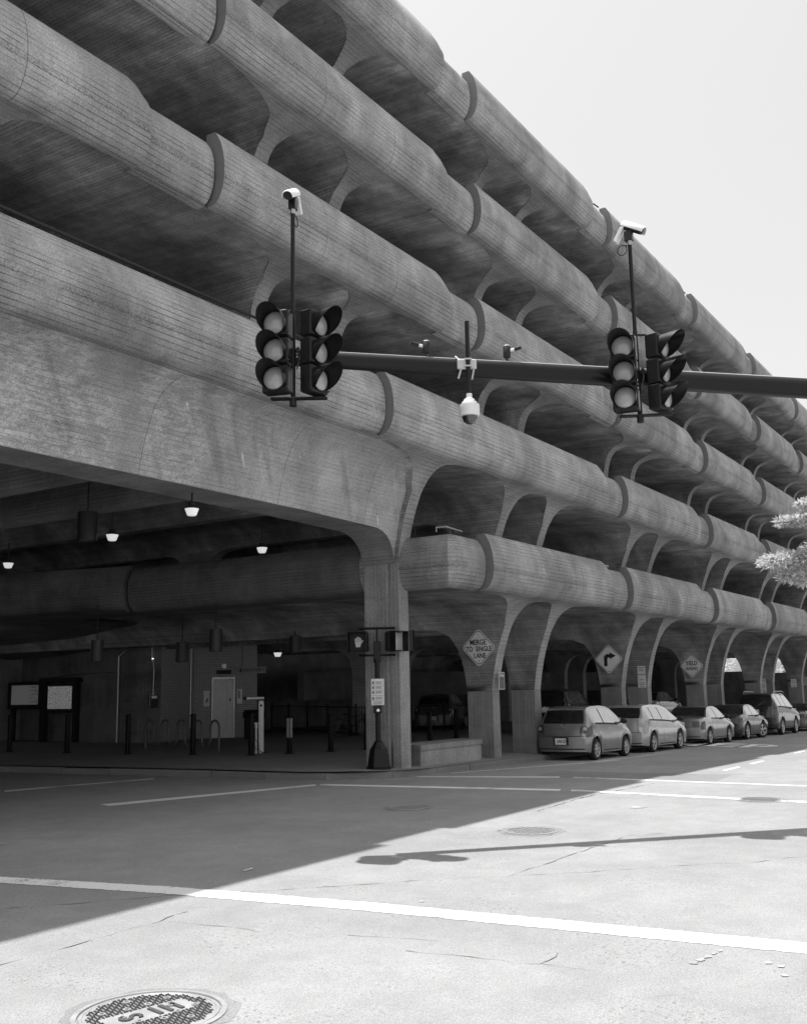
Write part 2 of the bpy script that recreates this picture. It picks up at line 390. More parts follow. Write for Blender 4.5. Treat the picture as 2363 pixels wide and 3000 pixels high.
# kerb of granite stones
kerb = empty('kerb', (0, 0, 0)); tag(kerb, kind='structure')
def along(path, step):
    out = []; rem = 0; p = Vector(path[0])
    for q in path[1:]:
        q = Vector(q); d = (q - p).length
        while rem + d >= step:
            t_ = (step - rem) / d; p = p + (q - p) * t_; out.append(tuple(p)); d = (q - p).length; rem = 0
        rem += d; p = q
    return out
kpts = [(100, 12.68)] + along(KP, 1.55)
for i, (a, b) in enumerate(zip(kpts, kpts[1:])):
    a = Vector(a); b = Vector(b); t_ = (b - a).normalized(); n = Vector((t_.y, -t_.x))      # n points to the pavement side
    if n.dot(Vector((1, 1))) < 0: n = -n
    a2 = a + t_ * .008; b2 = b - t_ * .008; j = rnd.uniform(-.012, .012); k = rnd.uniform(-.006, .008)
    mb = MB(); za = g(a.x) + .145 + k; zb_ = g(b.x) + .145 + k; o = -n * (.01 + j); w = n * .16
    q = [a2 + o, b2 + o, b2 + w, a2 + w]; c = .022
    bot = [(v.x, v.y, -.9) for v in q]
    mid = [(v.x, v.y, z - c) for v, z in zip(q, (za, zb_, zb_, za))]
    qi = [a2 + o + n * c, b2 + o + n * c, b2 + w, a2 + w]
    top = [(v.x, v.y, z) for v, z in zip(qi, (za, zb_, zb_, za))]
    mb.grid([bot, mid, top], loop_v=True); mb.poly(top)
    mb.obj('kerb_stone', M['kerb'], kerb)

# painted lines
def strip(name, pts, w, mat, z=.004, jit=0., parent=rd, raw=False):
    """band through centre points (or quads given as edge pairs when raw)"""
    mb = MB(); L = []
    if raw: L = [((a[0], a[1]), (b[0], b[1])) for a, b in pts]
    else:
        dense = []
        for (p, q) in zip(pts, pts[1:]):
            n = max(1, int((Vector(q) - Vector(p)).length / .12)) if jit else 1
            for k in range(n): dense.append(tuple(Vector(p).lerp(Vector(q), k / n)))
        dense.append(tuple(pts[-1]))
        for i, p in enumerate(dense):
            p = Vector(p); t_ = (Vector(dense[min(i + 1, len(dense) - 1)]) - Vector(dense[max(i - 1, 0)])).normalized(); n = Vector((-t_.y, t_.x))
            ww = (w if not jit else w * rnd.choice((.08, .25, .5, .8, 1.2, 1.9))); p = p + n * rnd.uniform(-jit, jit)
            L.append((p + n * ww / 2, p - n * ww / 2))
    rows = [[(a[0], a[1], g(a[0]) + z), (b[0], b[1], g(b[0]) + z)] for a, b in L]
    mb.grid(rows); return mb.obj(name, mat, parent)
def dens(pairs, n=14):
    out = []
    for (A, B) in zip(pairs, pairs[1:]):
        for k in range(n):
            t_ = k / n; e = lambda: rnd.uniform(-.011, .011)
            out.append(((A[0][0] + (B[0][0] - A[0][0]) * t_ + e(), A[0][1] + (B[0][1] - A[0][1]) * t_), (A[1][0] + (B[1][0] - A[1][0]) * t_ + e(), A[1][1] + (B[1][1] - A[1][1]) * t_)))
    out.append(pairs[-1]); return out
strip('painted_line', dens([((7.36, 13.5), (7.08, 13.2)), ((7.46, 10.22), (7.22, 9.95)), ((7.92, 8.09), (7.64, 7.79)), ((8.24, 5.69), (7.94, 5.45)), ((8.57, 1.91), (8.24, 1.80)), ((9.1, -4), (8.75, -4))], 70), 0, M['line'], raw=True)
strip('painted_line', dens([((12.95, 15.0), (12.85, 14.6)), ((17.50, 13.60), (17.28, 13.40))], 24), 0, M['line'], z=.005, raw=True)
strip('painted_line', dens([((17.62, 13.52), (17.34, 13.38)), ((18.45, 8.40), (18.17, 8.32))], 24), 0, M['line'], raw=True)
strip('painted_line', dens([((18.46, 8.2), (18.2, 8.1)), ((18.14, 4.2), (17.9, 4.26)), ((18.0, -3), (17.8, -3))], 24), 0, M['oldline'], raw=True)
strip('painted_line', dens([((20.05, 12.6), (19.85, 12.6)), ((21.25, 9.7), (21.0, 9.6))], 16), 0, M['line'], raw=True)
strip('painted_line', dens([((21.3, 9.4), (21.05, 9.3)), ((21.1, 5.0), (20.9, 5.0)), ((21, -2), (20.8, -2))], 16), 0, M['oldline'], raw=True)
strip('painted_line', [(21.2, 12.45), (27.5, 10.75)], .10, M['line'])
strip('painted_line', [(25.6, 11.1), (32.0, 10.75)], .09, M['oldline'])
strip('painted_line', [(26.2, 12.3), (26.2, 10.6)], .09, M['oldline'], z=.006)
for x in (31.5, 36.8, 42.2, 47.6, 53.2): strip('painted_line', [(x, 12.4), (x + .25, 10.7)], .10, M['line'])
for x in (24.5, 27.2, 33.0, 40.0): strip('painted_line', [(x, 7.0 + (x - 24) * .03), (x + 1.4, 7.0 + (x - 23) * .03)], .11, M['line'])
strip('painted_line', dens([((14.0, 19.15), (13.75, 18.83)), ((15.2, 18.80), (15.05, 18.6)), ((17.3, 18.22), (17.15, 18.0))], 10), 0, M['line'], raw=True)
# cracks
CW = .4
for pts, w in (([(4.4, 6.98), (5.11, 6.96), (5.35, 6.95), (6.02, 6.97), (6.73, 6.98), (7.13, 7.04)], .022),
               ([(6.2, 9.3), (6.39, 8.73), (6.95, 8.23), (7.58, 7.74), (8.37, 6.86), (9.3, 5.99), (9.87, 5.42), (9.97, 5.21), (11.03, 5.17), (12.26, 5.16), (13.35, 5.08), (13.69, 4.74)], .018),
               ([(10.04, 5.18), (10.31, 4.87), (10.73, 4.44), (11.17, 4.04), (11.61, 3.62), (11.9, 3.2), (12.43, 2.89), (13.2, 2.2)], .014),
               ([(6.9, 4.5), (6.95, 4.25), (7.01, 3.98), (7.0, 3.6), (7.05, 3.43), (7.08, 2.97)], .014), ([(7.05, 3.43), (7.42, 3.45)], .012),
               ([(6.73, 6.98), (6.8, 6.65), (6.86, 6.22), (6.85, 5.9)], .012), ([(15.19, 7.35), (17.31, 7.48), (19.06, 7.29), (20.36, 7.26)], .05),
               ([(9.5, 12.6), (10.4, 11.2), (11.3, 10.4)], .015), ([(12.5, 12.5), (13.6, 11.0), (14.3, 9.8), (15.4, 8.2)], .02), ([(7.1, 5.2), (7.3, 4.4)], .01),
               ([(22.0, 9.0), (24.0, 5.5), (26.0, 3.2)], .03), ([(6.6, 2.6), (6.9, 2.2)], .01)):
    strip('road_crack', pts, w * CW, M['crack'], z=.003, jit=.022)
# a darker repaired patch edge
strip('asphalt_patch', [(21.9, 10.4), (22.3, 6.4)], 1.9, asphalt('asphalt_repair', .28), z=.002)
# faded blobs of paint
for (x, y, r_, q) in ((7.60, 2.49, .05, .7), (7.70, 2.47, .06, .5), (7.82, 2.455, .055, .5), (7.93, 2.44, .05, .4), (8.02, 2.42, .04, .4), (7.85, 2.03, .04, .6), (7.80, 1.93, .03, .9), (7.58, 1.86, .03, .9), (16.28, 6.08, .16, .9), (9.05, 12.55, .10, 3.), (8.5, 5.35, .03, 1.)):
    mb = MB(); mb.poly([(x + r_ * rnd.uniform(.6, 1.2) * math.cos(a / 14 * 6.283), y + q * r_ * rnd.uniform(.6, 1.2) * math.sin(a / 14 * 6.283), g(x) + .006) for a in range(14)])
    mb.obj('paint_spot', M['spot'], rd)
me = text_mesh('MERGE', 2.6, M['line'], 'road_lettering', .001, sx=.92)
lt = inst('road_lettering', me, rd, (37.2, 9.35, g(37.2) + .006), (0, .018, R(-90))); 
# ------------------------------------------------------------------ manholes
def manhole(x, y, r, rz, label, big=False):
    z = g(x)
    e = empty('manhole_cover', (x, y, z), rz, label, 'manhole cover')
    mb = MB(); mb.lathe([(r * 1.0, .003), (r * 1.0, .010), (r * .93, .012), (r * .925, .004)], 56); mb.obj('ring', M['ironlight'], e, 40)
    mb = MB(); mb.lathe([(r * .90, .002), (r * .90, .007), (r * .86, .009), (r * .85, .004)], 56); mb.lathe([(r * .85, .004), (0.0, .004)], 56); mb.obj('plate', M['ironlight'] if big else M['iron2'], e, 40)
    mb = MB(); st = r * .066 if big else r * .16; n = int(r * .84 / st) + 1
    for i in range(-n, n + 1):
        for j in range(-n, n + 1):
            cx, cy = i * st, j * st
            if cx * cx + cy * cy > (r * .80) ** 2: continue
            if big and abs(cy) < r * .21 and -r * .62 < cx < r * .62: continue
            a = (st * .66, st * .2) if (i + j) % 2 else (st * .2, st * .66)
            b = .5
            top = [(cx - a[0] * b, cy - a[1] * b, .013), (cx + a[0] * b, cy - a[1] * b, .013), (cx + a[0] * b, cy + a[1] * b, .013), (cx - a[0] * b, cy + a[1] * b, .013)]
            bo = [(cx - a[0] * .8, cy - a[1] * .8, .004), (cx + a[0] * .8, cy - a[1] * .8, .004), (cx + a[0] * .8, cy + a[1] * .8, .004), (cx - a[0] * .8, cy + a[1] * .8, .004)]
            mb.grid([bo, top], loop_v=True); mb.poly(top)
    tr = mb.obj('tread_pattern', M['iron'] if big else M['iron2'], e)
    tr['kind'] = 'stuff'
    if big:
        for k in range(14):
            a = k * 6.283 / 14 + .2; rr = r * (.62 if k % 2 else .36)
            mb = MB(); mb.lathe([(r * .055, .004), (r * .055, .014), (r * .028, .014), (r * .028, .006)], 12, (rr * math.cos(a), rr * math.sin(a) , 0)); mb.lathe([(r * .028, .0065), (0., .0065)], 12, (rr * math.cos(a), rr * math.sin(a), 0))
            mb.obj('pick_hole', M['ironlight'], e)
        me = text_mesh('S', r * .44, M['iron'], 'raised_letter', .006); inst('raised_letter', me, e, (-r * .30, 0, .008), (0, 0, R(-90)))
        for k in range(3):
            mb = MB(); mb.box(r * (.05 + .16 * k), r * (.11 + .16 * k), -r * .16, r * .16, .004, .014); mb.obj('raised_bar', M['iron'], e)
        mb = MB(); mb.poly([(r * 1.16 * math.cos(a / 40 * 6.283) * rnd.uniform(.93, 1.04), r * 1.16 * math.sin(a / 40 * 6.283) * rnd.uniform(.93, 1.04), .0015) for a in range(40)])
        mb.obj('tar_seal', asphalt('asphalt_around_cover', .27), e)
    else:
        mb = MB(); mb.poly([(r * 1.35 * math.cos(a / 40 * 6.283) * rnd.uniform(.88, 1.05), r * 1.35 * math.sin(a / 40 * 6.283) * rnd.uniform(.88, 1.05), .0015) for a in range(40)])
        mb.obj('tar_seal', asphalt('asphalt_around_cover', .29), e)
        mb = MB()
        for k in range(46):
            a = rnd.uniform(0, 6.283); rr = r * rnd.uniform(1.03, 1.3); q = rnd.uniform(.012, .035)
            x_, y_ = rr * math.cos(a), rr * math.sin(a); mb.poly([(x_ - q, y_, .003), (x_, y_ - q * .5, .003), (x_ + q * 1.3, y_ + q * .2, .003), (x_, y_ + q * .7, .003)])
        mb.obj('tar_fragments', M['iron2'], e)['kind'] = 'stuff'
    return e
manhole(4.85, 5.09, .48, R(-12), 'large patterned iron manhole cover with raised letter in the sunlit foreground', True)
manhole(14.75, 9.52, .34, .3, 'small dark manhole cover in the shaded middle of the road')
manhole(13.12, 6.45, .36, .7, 'manhole cover in sunlight beside the traffic light arm shadow')
manhole(18.1, 4.6, .34, .7, 'faint distant manhole cover on the sunlit worn crosswalk line')

# ------------------------------------------------------------------ parking garage
ZT = [z * S for z in (4.82, 7.39, 9.99, 12.67, 15.37)]
J1, BAY = 18.45, 8.1
def lerp_tab(tab, x):
    if x <= tab[0][0]: return tab[0][1]
    for a, b in zip(tab, tab[1:]):
        if x <= b[0]:
            t_ = (x - a[0]) / (b[0] - a[0]); return a[1] + (b[1] - a[1]) * t_
    return tab[-1][1]
_F = [(-9, 11.17), (-3.25, 11.17), (-2.85, 11.115), (-2.5, 11.035), (-2.1, 10.915), (-1.8, 10.79), (-1.55, 10.655), (-1.38, 10.51), (-1.27, 10.34), (-1.21, 10.18), (-1.19, 10.03)]
def F(h): return lerp_tab(_F, h)
# cove profiles (Y, h) from the bottom of the parapet inwards and down the column
SURF_LOW = [(10.03, -1.19), (10.12, -1.2), (10.2, -1.215), (10.28, -1.24), (10.36, -1.28), (10.44, -1.33), (10.52, -1.395), (10.60, -1.48), (10.67, -1.58), (10.74, -1.69), (10.80, -1.81), (10.86, -1.96), (10.92, -2.12), (10.98, -2.3), (11.035, -2.5), (11.08, -2.7), (11.12, -2.9), (11.15, -3.1), (11.17, -3.25)]
SURF_UP = [(10.03, -1.185), (10.15, -1.165), (10.3, -1.155), (10.5, -1.15), (10.65, -1.155), (10.8, -1.17), (10.92, -1.20), (11.02, -1.25), (11.1, -1.32), (11.17, -1.42), (11.23, -1.56), (11.28, -1.75), (11.32, -2.0), (11.35, -2.4), (11.36, -3.0)]
_G = [(-9, 11.82), (-3.26, 11.82), (-2.92, 11.865), (-2.61, 11.92), (-2.32, 12.02), (-2.03, 12.2), (-1.9, 12.34), (-1.84, 12.48), (-1.80, 12.7), (-1.79, 12.93)]
def G(h): return lerp_tab(_G, h)
YB = 31.0
def sc3(p): return (p[0] * S, p[1] * S, p[2] * S)
def arch(d, Rr): return 0. if d >= Rr else Rr - math.sqrt(max(Rr * Rr - (Rr - d) ** 2, 0))
DS = [0, .01, .03, .06, .1, .16, .24, .33, .44, .58, .75, .95, 1.2, 1.5, 1.85, 2.4, 3.0]
CUTL = [(0, 1.02), (.04, .95), (.13, .84), (.22, .70), (.33, .58), (.46, .46), (.68, .35), (.94, .245), (1.2, .18), (1.65, .08), (2.2, .02), (2.5, 0)]
CUTR = [(0, 1.02), (.012, .62), (.03, .42), (.07, .29), (.13, .21), (.22, .155), (.42, .09), (.75, .03), (1.3, 0)]
CUTNR = [(0, 1.02), (.012, .66), (.035, .46), (.08, .33), (.15, .25), (.28, .19), (.45, .17), (1.5, .165)]
CUTNL = [(0, 1.02), (.04, .92), (.12, .78), (.2, .66), (.33, .52), (.5, .38), (.7, .265), (.93, .19), (1.5, .165)]
def body(xa, l, r, xb, cl, cr, hb, surf=None, yb=YB, hbeam=-1.79, inner=True):
    """one column with its share of the cove and of the vaults on each side; returns (front mesh builder, soffit mesh builder)"""
    surf = surf or SURF_LOW
    fr = MB(); so = MB()
    pts = list(surf) + [(surf[-1][0], h) for h in (-3.4, -3.7) if h < surf[-1][1] - .02 and h >= hb] 
    if pts[-1][1] > hb + .01: pts.append((surf[-1][0], hb))
    pts = [p for p in pts if p[1] >= hb - 1e-6]
    arc = [0.]
    for a, b in zip(pts, pts[1:]): arc.append(arc[-1] + math.hypot(b[0] - a[0], b[1] - a[1]))
    def at(s_):
        for i in range(len(arc) - 1):
            if s_ <= arc[i + 1]:
                t_ = (s_ - arc[i]) / (arc[i + 1] - arc[i]); return (pts[i][0] + (pts[i + 1][0] - pts[i][0]) * t_, pts[i][1] + (pts[i + 1][1] - pts[i][1]) * t_)
        return pts[-1]
    SE = cl[0][1]
    ss = sorted(set(arc + [SE]))
    dl = [d for d in DS if d < l - xa] + [l - xa]; dr = [d for d in DS if d < xb - r] + [xb - r]
    def fgrid(cols):
        P = []; U = []
        for (x, cut) in cols:
            c = []; u = []
            for s_ in ss:
                q = min(s_, cut); y, h = at(q); c.append(sc3((x, y, h))); u.append((x * S, q * S))
            P.append(c); U.append(u)
        fr.grid(P, U)
    fgrid([(l - d, lerp_tab(cl, d)) for d in dl[::-1]]); fgrid([(l, 99), (r, 99)]); fgrid([(r + d, lerp_tab(cr, d)) for d in dr])
    for (x0, cut, dd, sg) in ((l, cl, dl, -1), (r, cr, dr, 1)):
        path = []
        for d in dd[::-1]: y, h = at(lerp_tab(cut, d)); path.append((x0 + sg * d, h + .012, y))
        path += [(x0, at(s_)[1], at(s_)[0]) for s_ in ss if s_ > SE]
        if inner:
            hi = [p for p in path if p[1] >= hbeam]; lo = [p for p in path if p[1] < hbeam]
            yy = next((at(s_)[0] for s_ in ss if at(s_)[1] <= hbeam), 11.2)
            mid = (x0, hbeam, yy); hi = hi + [mid]; lo = [mid] + lo
        else: hi = path; lo = []
        pl = 0; prevp = path[0]; P = []; U = []
        for p in hi:
            pl += math.hypot(p[0] - prevp[0], p[1] - prevp[1]); prevp = p
            ysr = [p[2], 12.5, 16, 22, yb] if yb > 16 else [p[2], yb]
            # the vault arches up a little behind its edge
            d = abs(p[0] - x0)
            up = [0, min(.07, d * .12), min(.09, d * .14), min(.09, d * .14), min(.09, d * .14)]
            P.append([sc3((p[0], y, p[1] + (up[i] if yb > 16 else 0))) for i, y in enumerate(ysr)]); U.append([(y * S, pl * S) for y in ysr])
        so.grid(P, U); P = []; U = []
        for p in lo:
            pl += math.hypot(p[0] - prevp[0], p[1] - prevp[1]); prevp = p
            y0, y1 = p[2], G(p[1]); P.append([sc3((p[0], y0, p[1])), sc3((p[0], y1, p[1]))]); U.append([(y0 * S, pl * S), (y1 * S, pl * S)])
        if P: so.grid(P, U)
    if inner:
        rr = [hbeam, -1.8, -1.84, -1.9, -2.03, -2.17, -2.32, -2.61, -2.92, -3.26, -3.7]; rr = [h for h in rr if h > hb] + [hb]
        so.grid([[sc3((l, G(h), h)), sc3((r, G(h), h))] for h in rr], [[(l * S, h * S), (r * S, h * S)] for h in rr])
        so.quad(sc3((l, 12.93, hbeam)), sc3((r, 12.93, hbeam)), sc3((r, yb, hbeam)), sc3((l, yb, hbeam)), ((12.93 * S, 0), (12.93 * S, .5), (yb * S, .5), (yb * S, 0)))
    return fr, so
PR = [(.35, -1.19), (.27, -1.188), (.20, -1.17), (.14, -1.13), (.09, -1.07), (.055, -1.0), (.02, -.9), (.0, -.75), (.0, -.6), (.012, -.47), (.04, -.33), (.085, -.19), (.14, -.09), (.185, -.015), (.21, 0), (.375, 0), (.38, -.9), (.36, -1.15)]
def parapet(x0, x1, shift=0., drop=0., notch=0.):
    mb = MB(); secs = [(x0, drop)]
    if notch: secs += [(x1 - notch, drop), (x1 - notch * .45, drop + .05), (x1, drop + .17)]
    else: secs += [(x1, drop)]
    P = []; U = []
    for x, dz in secs:
        al = 0; c = []; u = []; pv = None
        for (o, z) in PR:
            zz = z - dz * min(max((z + .5) / .5, 0), 1)
            if pv: al += math.hypot(o - pv[0], z - pv[1])
            pv = (o, z); c.append(sc3((x, 9.70 + shift + o, zz))); u.append((x * S, (1.55 - al) * S))
        P.append(c); U.append(u)
    mb.grid(P, U, loop_v=False)
    mb.poly(P[0][::-1], tuple((.3, .05) for p in P[0])); mb.poly(P[-1], tuple((.3, .05) for p in P[0]))
    return mb
def pmesh(mb, name, mat):
    me = mb.mesh(name, mat, 30); me.materials.append(M['endface'])
    for p in me.polygons:
        if len(p.vertices) > 8: p.material_index = 1; p.use_smooth = False
    return me
garage = empty('parking_garage', (0, 0, 0), 0, 'massive five level board marked concrete parking garage with sculpted columns and rounded parapets', 'parking garage')
# column positions inside one bay (relative to the joint, in u)
L1l, L1r, L2l, L2r = 20.98 - J1, 21.33 - J1, 23.2 - J1, 23.55 - J1
MIDW = (L2r - BAY + L1l) / 2; MIDN = (L1r + L2l) / 2
HB = -3.7
UO = -.11
b1 = body(MIDW, L1l + UO, L1r + UO, MIDN + UO, CUTL, CUTNR, HB, SURF_UP); b2 = body(MIDN + UO, L2l + UO, L2r + UO, MIDW + BAY, CUTNL, CUTR, HB, SURF_UP)
g1 = body(MIDW, L1l, L1r, MIDN, CUTL, CUTNR, -3.25); g2 = body(MIDN, L2l, L2r, MIDW + BAY, CUTNL, CUTR, -3.25)
l1_ = body(MIDW, L1l, L1r, MIDN, CUTL, CUTNR, HB); l2_ = body(MIDN, L2l, L2r, MIDW + BAY, CUTNL, CUTR, HB)
def two(name, b): return b[0].mesh(name, M['fin'], 30), b[1].mesh(name + '_vault', M['soffit'], 30)
mB1, mB2, mG1, mG2, mL1, mL2 = [two('column', q) for q in (b1, b2, g1, g2, l1_, l2_)]
mMain = pmesh(parapet(0.02, 6.68, 0, 0, .28), 'parapet', M['parapet'])
mRem = pmesh(parapet(6.68, BAY - .03, .155, .13), 'short_parapet', M['parapet2'])
K0, K1 = -3, 7
def place_cols(k, zt, ms1, ms2):
    for ms in (ms1, ms2):
        c = inst('column', ms[0], garage, ((J1 + BAY * (k - 1)) * S, 0, zt)); inst('vault', ms[1], c)
for lv, zt in enumerate(ZT):
    for k in range(K0, K1):
        X = (J1 + BAY * (k - 1)) * S
        if lv == 0:
            if k < 1: continue
            place_cols(k, zt, mG1, mG2); inst('parapet', mMain, garage, (X, 0, zt)); inst('parapet', mRem, garage, (X, 0, zt))
        elif lv == 1:
            if k >= 2: place_cols(k, zt, mL1, mL2); inst('parapet', mMain, garage, (X, 0, zt)); inst('parapet', mRem, garage, (X, 0, zt))
        else:
            place_cols(k, zt, mB1, mB2); inst('parapet', mMain, garage, (X, 0, zt)); inst('parapet', mRem, garage, (X, 0, zt))
# level two: long parapets over the side street and first bay
zt = ZT[1]
inst('parapet', pmesh(parapet(14.83, 26.55 - 1.42, 0, 0, .28), 'parapet', M['parapet']), garage, (0, 0, zt))
parapet(26.55 - 1.42, 26.52, .155, .13).obj('parapet', M['parapet2'], garage, 30, (0, 0, zt))
parapet(-13.9, 14.80, .155, 0.03).obj('parapet', M['parapet2'], garage, 30, (0, 0, zt))
# corner fin, then columns of bay one
# left side vault of the corner fin only reaches the girder; right side continues inside
cfr, cso = body(14.3, 17.1, 17.45, 19.2, CUTL, CUTR, -3.21)
c0 = cfr.obj('column', M['fin'], garage, 30, (0, 0, zt)); cso.obj('vault', M['soffit'], c0, 30)
CUTL2 = [(0, 1.02), (.04, .92), (.12, .78), (.22, .64), (.36, .5), (.55, .37), (.8, .25), (1.1, .16), (1.5, .05), (1.9, 0)]
q1 = body(19.2, 20.98, 21.33, (21.33 + 23.2) / 2, CUTL2, CUTNR, HB); q2 = body((21.33 + 23.2) / 2, 23.2, 23.55, MIDW + J1 + BAY, CUTNL, CUTR, HB)
for q in (q1, q2):
    c = q[0].obj('column', M['fin'], garage, 30, (0, 0, zt)); q[1].obj('vault', M['soffit'], c, 30)
# street girder
def Fg(h): return F(h) + .10 + .09 * max(0, (h + 2.6) / 1.4)
gx = [-13.9, -8, -4, 0, 4, 8, 12, 14, 15, 15.6, 16.1, 16.4, 16.6, 16.75, 16.88, 16.97, 17.03, 17.07, 17.1]
def hbot(x): 
    d = 17.1 - x
    return -2.54 - .03 * max(0, min(1, (x - 14) / 2)) - (0.64 * (1 - math.sqrt(max(0, 1 - max(0, 1 - d / .85) ** 2)))) if d < .85 else -2.54 - .03 * max(0, min(1, (x - 14) / 2))
mb = MB(); P = []; U = []; hg = [0, .12, .25, .38, .5, .62, .72, .8, .87, .93, .97, 1.]
for x in gx:
    c = []; u = []; h0 = hbot(x); al = 0; pv = None
    for q in hg:
        h = h0 + (-1.17 - h0) * q; y = Fg(h); c.append(sc3((x, y, h))); u.append((x * S, (h + 3.3) * S + 0.4 * (12 - y)))
    P.append(c); U.append(u)
mb.grid(P, U); mb.obj('girder', M['girder'], garage, 30, (0, 0, zt))
mb = MB(); P = []; U = []; al = 0; pv = None
for x in gx:
    h0 = hbot(x)
    if pv: al += math.hypot(x - pv[0], h0 - pv[1])
    pv = (x, h0); P.append([sc3((x, Fg(h0), h0)), sc3((x, 12.02, h0)), sc3((x, 12.02, -1.17))]); U.append([(Fg(h0) * S, al * S), (12.0 * S, al * S), (13.4 * S, al * S)])
mb.grid(P, U); mb.obj('girder_underside', concrete('board_marked_girder_underside', .27, .085, .4, .16, .5), garage, 30, (0, 0, zt))
# corner column shaft: two ribs with a joint between them
cc = empty('column', (0, 0, 0)); cc.parent = garage
cb = zt - 3.21 * S
mb = MB(); mb.box(17.11 * S, 17.47 * S, 11.16 * S, 11.36 * S, -.3, cb, .012); mb.obj('shaft', M['base'], cc)
mb = MB(); mb.box(17.14 * S, 17.43 * S, 11.35 * S, 11.44 * S, -.3, cb - .005); mb.obj('joint_strip', M['steel'], cc)
mb = MB(); mb.box(17.1 * S, 17.44 * S, 11.43 * S, 12.0 * S, -.3, cb, .012); mb.obj('shaft', M['base'], cc)
M_base_mesh = None
mb = MB(); mb.box((-9.0) * S, (-8.65) * S, 11.16 * S, 12 * S, -.3, zt - 2.54 * S); mb.obj('column', M['base'], garage)
# straight shafts below the ground level columns (vertical boards)
mbv = MB()
def vshaft(x0, x1, y0, y1, z0, z1, bev):
    mb = MB(); mb.box(x0, x1, y0, y1, z0, z1, bev)
    return mb
zk = ZT[0] - 3.25 * S
t = M['base']
sh = MB(); sh.box(-.004, (.35 * S) + .004, 11.165 * S, 11.825 * S, -2.0 - zk, 0, .014)
def box_uv_vertical(mb):
    mb.uv = [tuple(((mb.v[i][2]), (mb.v[i][0] + mb.v[i][1])) for i in f) for f in mb.f]; mb.has = True
box_uv_vertical(sh); shm = sh.mesh('column_shaft', concrete('vertical_board_shaft', .275, .11, .42, .12, .4, streak=.2))
for o in list(C.objects):
    if o.name.startswith('shaft'):
        me = o.data
        ul = me.uv_layers.get('UV') or me.uv_layers.new(name='UV')
        for lp in me.loops:
            v = me.vertices[lp.vertex_index].co; ul.data[lp.index].uv = (v.z, v.x + v.y)
for k in range(1, K1):
    for l in (L1l, L2l):
        inst('column_shaft', shm, garage, ((J1 + BAY * (k - 1) + l) * S, 0, zk))
# interior rows of columns (inner column line) and decks
inn = MB(); inn.box(0, .35 * S, 0, .75 * S, -ZT[0] - 1, 0)
# haunch
for lv, zt_ in enumerate(ZT):
    x0 = 17.9 if lv == 0 else -13.9
    mb = MB(); mb.box(x0 * S, (J1 + BAY * (K1 - 1)) * S, 10.09 * S, YB * S, zt_ - 1.0 * S, zt_ - .9 * S); mb.obj('deck', M['grey'], garage)
    hgt = (2.6 if lv else 5.0) * S
    inm = MB(); inm.box(0, .35 * S, 0, .75 * S, -hgt, -1.79 * S)
    hn = [(-.9, -1.79), (-.55, -1.84), (-.3, -1.97), (-.12, -2.2), (-.03, -2.5), (0, -2.9)]; inm.prism([(a * S, b * S) for a, b in hn] + [((.75 - a) * S, b * S) for a, b in hn[::-1]], lambda p, x: (x, p[0], p[1]), .01, .35 * S - .01)
    ime = inm.mesh('inner_column', M['fin'])
    for k in range(1 if lv < 2 else K0, K1):
        for l in (L1l, L2l):
            for yy in (20.2, 29.5):
                if lv and yy > 25: continue
                if lv == 0 and k < 2: continue
                inst('inner_column', ime, garage, ((J1 + BAY * (k - 1) + l) * S, yy * S, zt_))
# street ceiling: vaults between transverse beams under level two
stb = [(-6.0, -5.65), (-3.6, -3.25), (2.0, 2.35), (4.4, 4.75), (10.0, 10.35), (12.1, 12.45)]
edges = [-13.9] + [(a[1] + b[0]) / 2 for a, b in zip(stb, stb[1:])] + [15.0]
for i, (l, r) in enumerate(stb):
    so = MB(); RL = min(.9, l - edges[i] - .05); RR = min(.9, edges[i + 1] - r - .05)
    for (x0, Rr, xe, sg) in ((l, RL, edges[i], -1), (r, RR, edges[i + 1], 1)):
        dd = [d for d in DS if d < abs(xe - x0)] + [abs(xe - x0)]
        path = [(x0 + sg * d, -1.2 - arch(d, Rr)) for d in dd[::-1]] + [(x0, -2.45)]
        P = []; U = []; pl = 0; pv = path[0]
        for p in path:
            pl += math.hypot(p[0] - pv[0], p[1] - pv[1]); pv = p
            P.append([sc3((p[0], y, p[1])) for y in (12.02, 18, YB)]); U.append([(y * S, pl * S) for y in (12.02, 18, YB)])
        so.grid(P, U)
    so.quad(sc3((l, 12.02, -2.45)), sc3((r, 12.02, -2.45)), sc3((r, YB, -2.45)), sc3((l, YB, -2.45)), ((12 * S, 0), (12 * S, .4), (YB * S, .4), (YB * S, 0)))
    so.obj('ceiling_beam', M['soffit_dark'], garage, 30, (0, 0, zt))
# level one edge along the side street: sweep of the parapet profile round the corner
def sweep(path, drop=.0, name='parapet', mat=None, zt_=ZT[0], shift=0.):
    mb = MB(); P = []; U = []; al = 0
    n = len(path)
    for i, p in enumerate(path):
        p = Vector(p); a = (p - Vector(path[i - 1])).normalized() if i else None; b = (Vector(path[i + 1]) - p).normalized() if i < n - 1 else None
        if i: al += (p - Vector(path[i - 1])).length
        a = a or b; b = b or a
        na = Vector((a.y, -a.x)); nb = Vector((b.y, -b.x)); nn = (na + nb).normalized(); nn = nn / max(nn.dot(na), .4)   # inward normal
        c = []; u = []; l_ = 0; pv = None
        for (o, z) in PR:
            if pv: l_ += math.hypot(o - pv[0], z - pv[1])
            pv = (o, z); zz = z - drop * min(max((z + .5) / .5, 0), 1)
            q = p + nn * (o + shift) * S; c.append((q.x, q.y, zz * S)); u.append((al, (1.55 - l_) * S))
        P.append(c); U.append(u)
    mb.grid(P, U); mb.poly(P[0][::-1]); mb.poly(P[-1])
    o = mb.obj(name, mat or M['parapet2'], garage, 25, (0, 0, zt_)); return o
fy = (9.70 + .155) * S
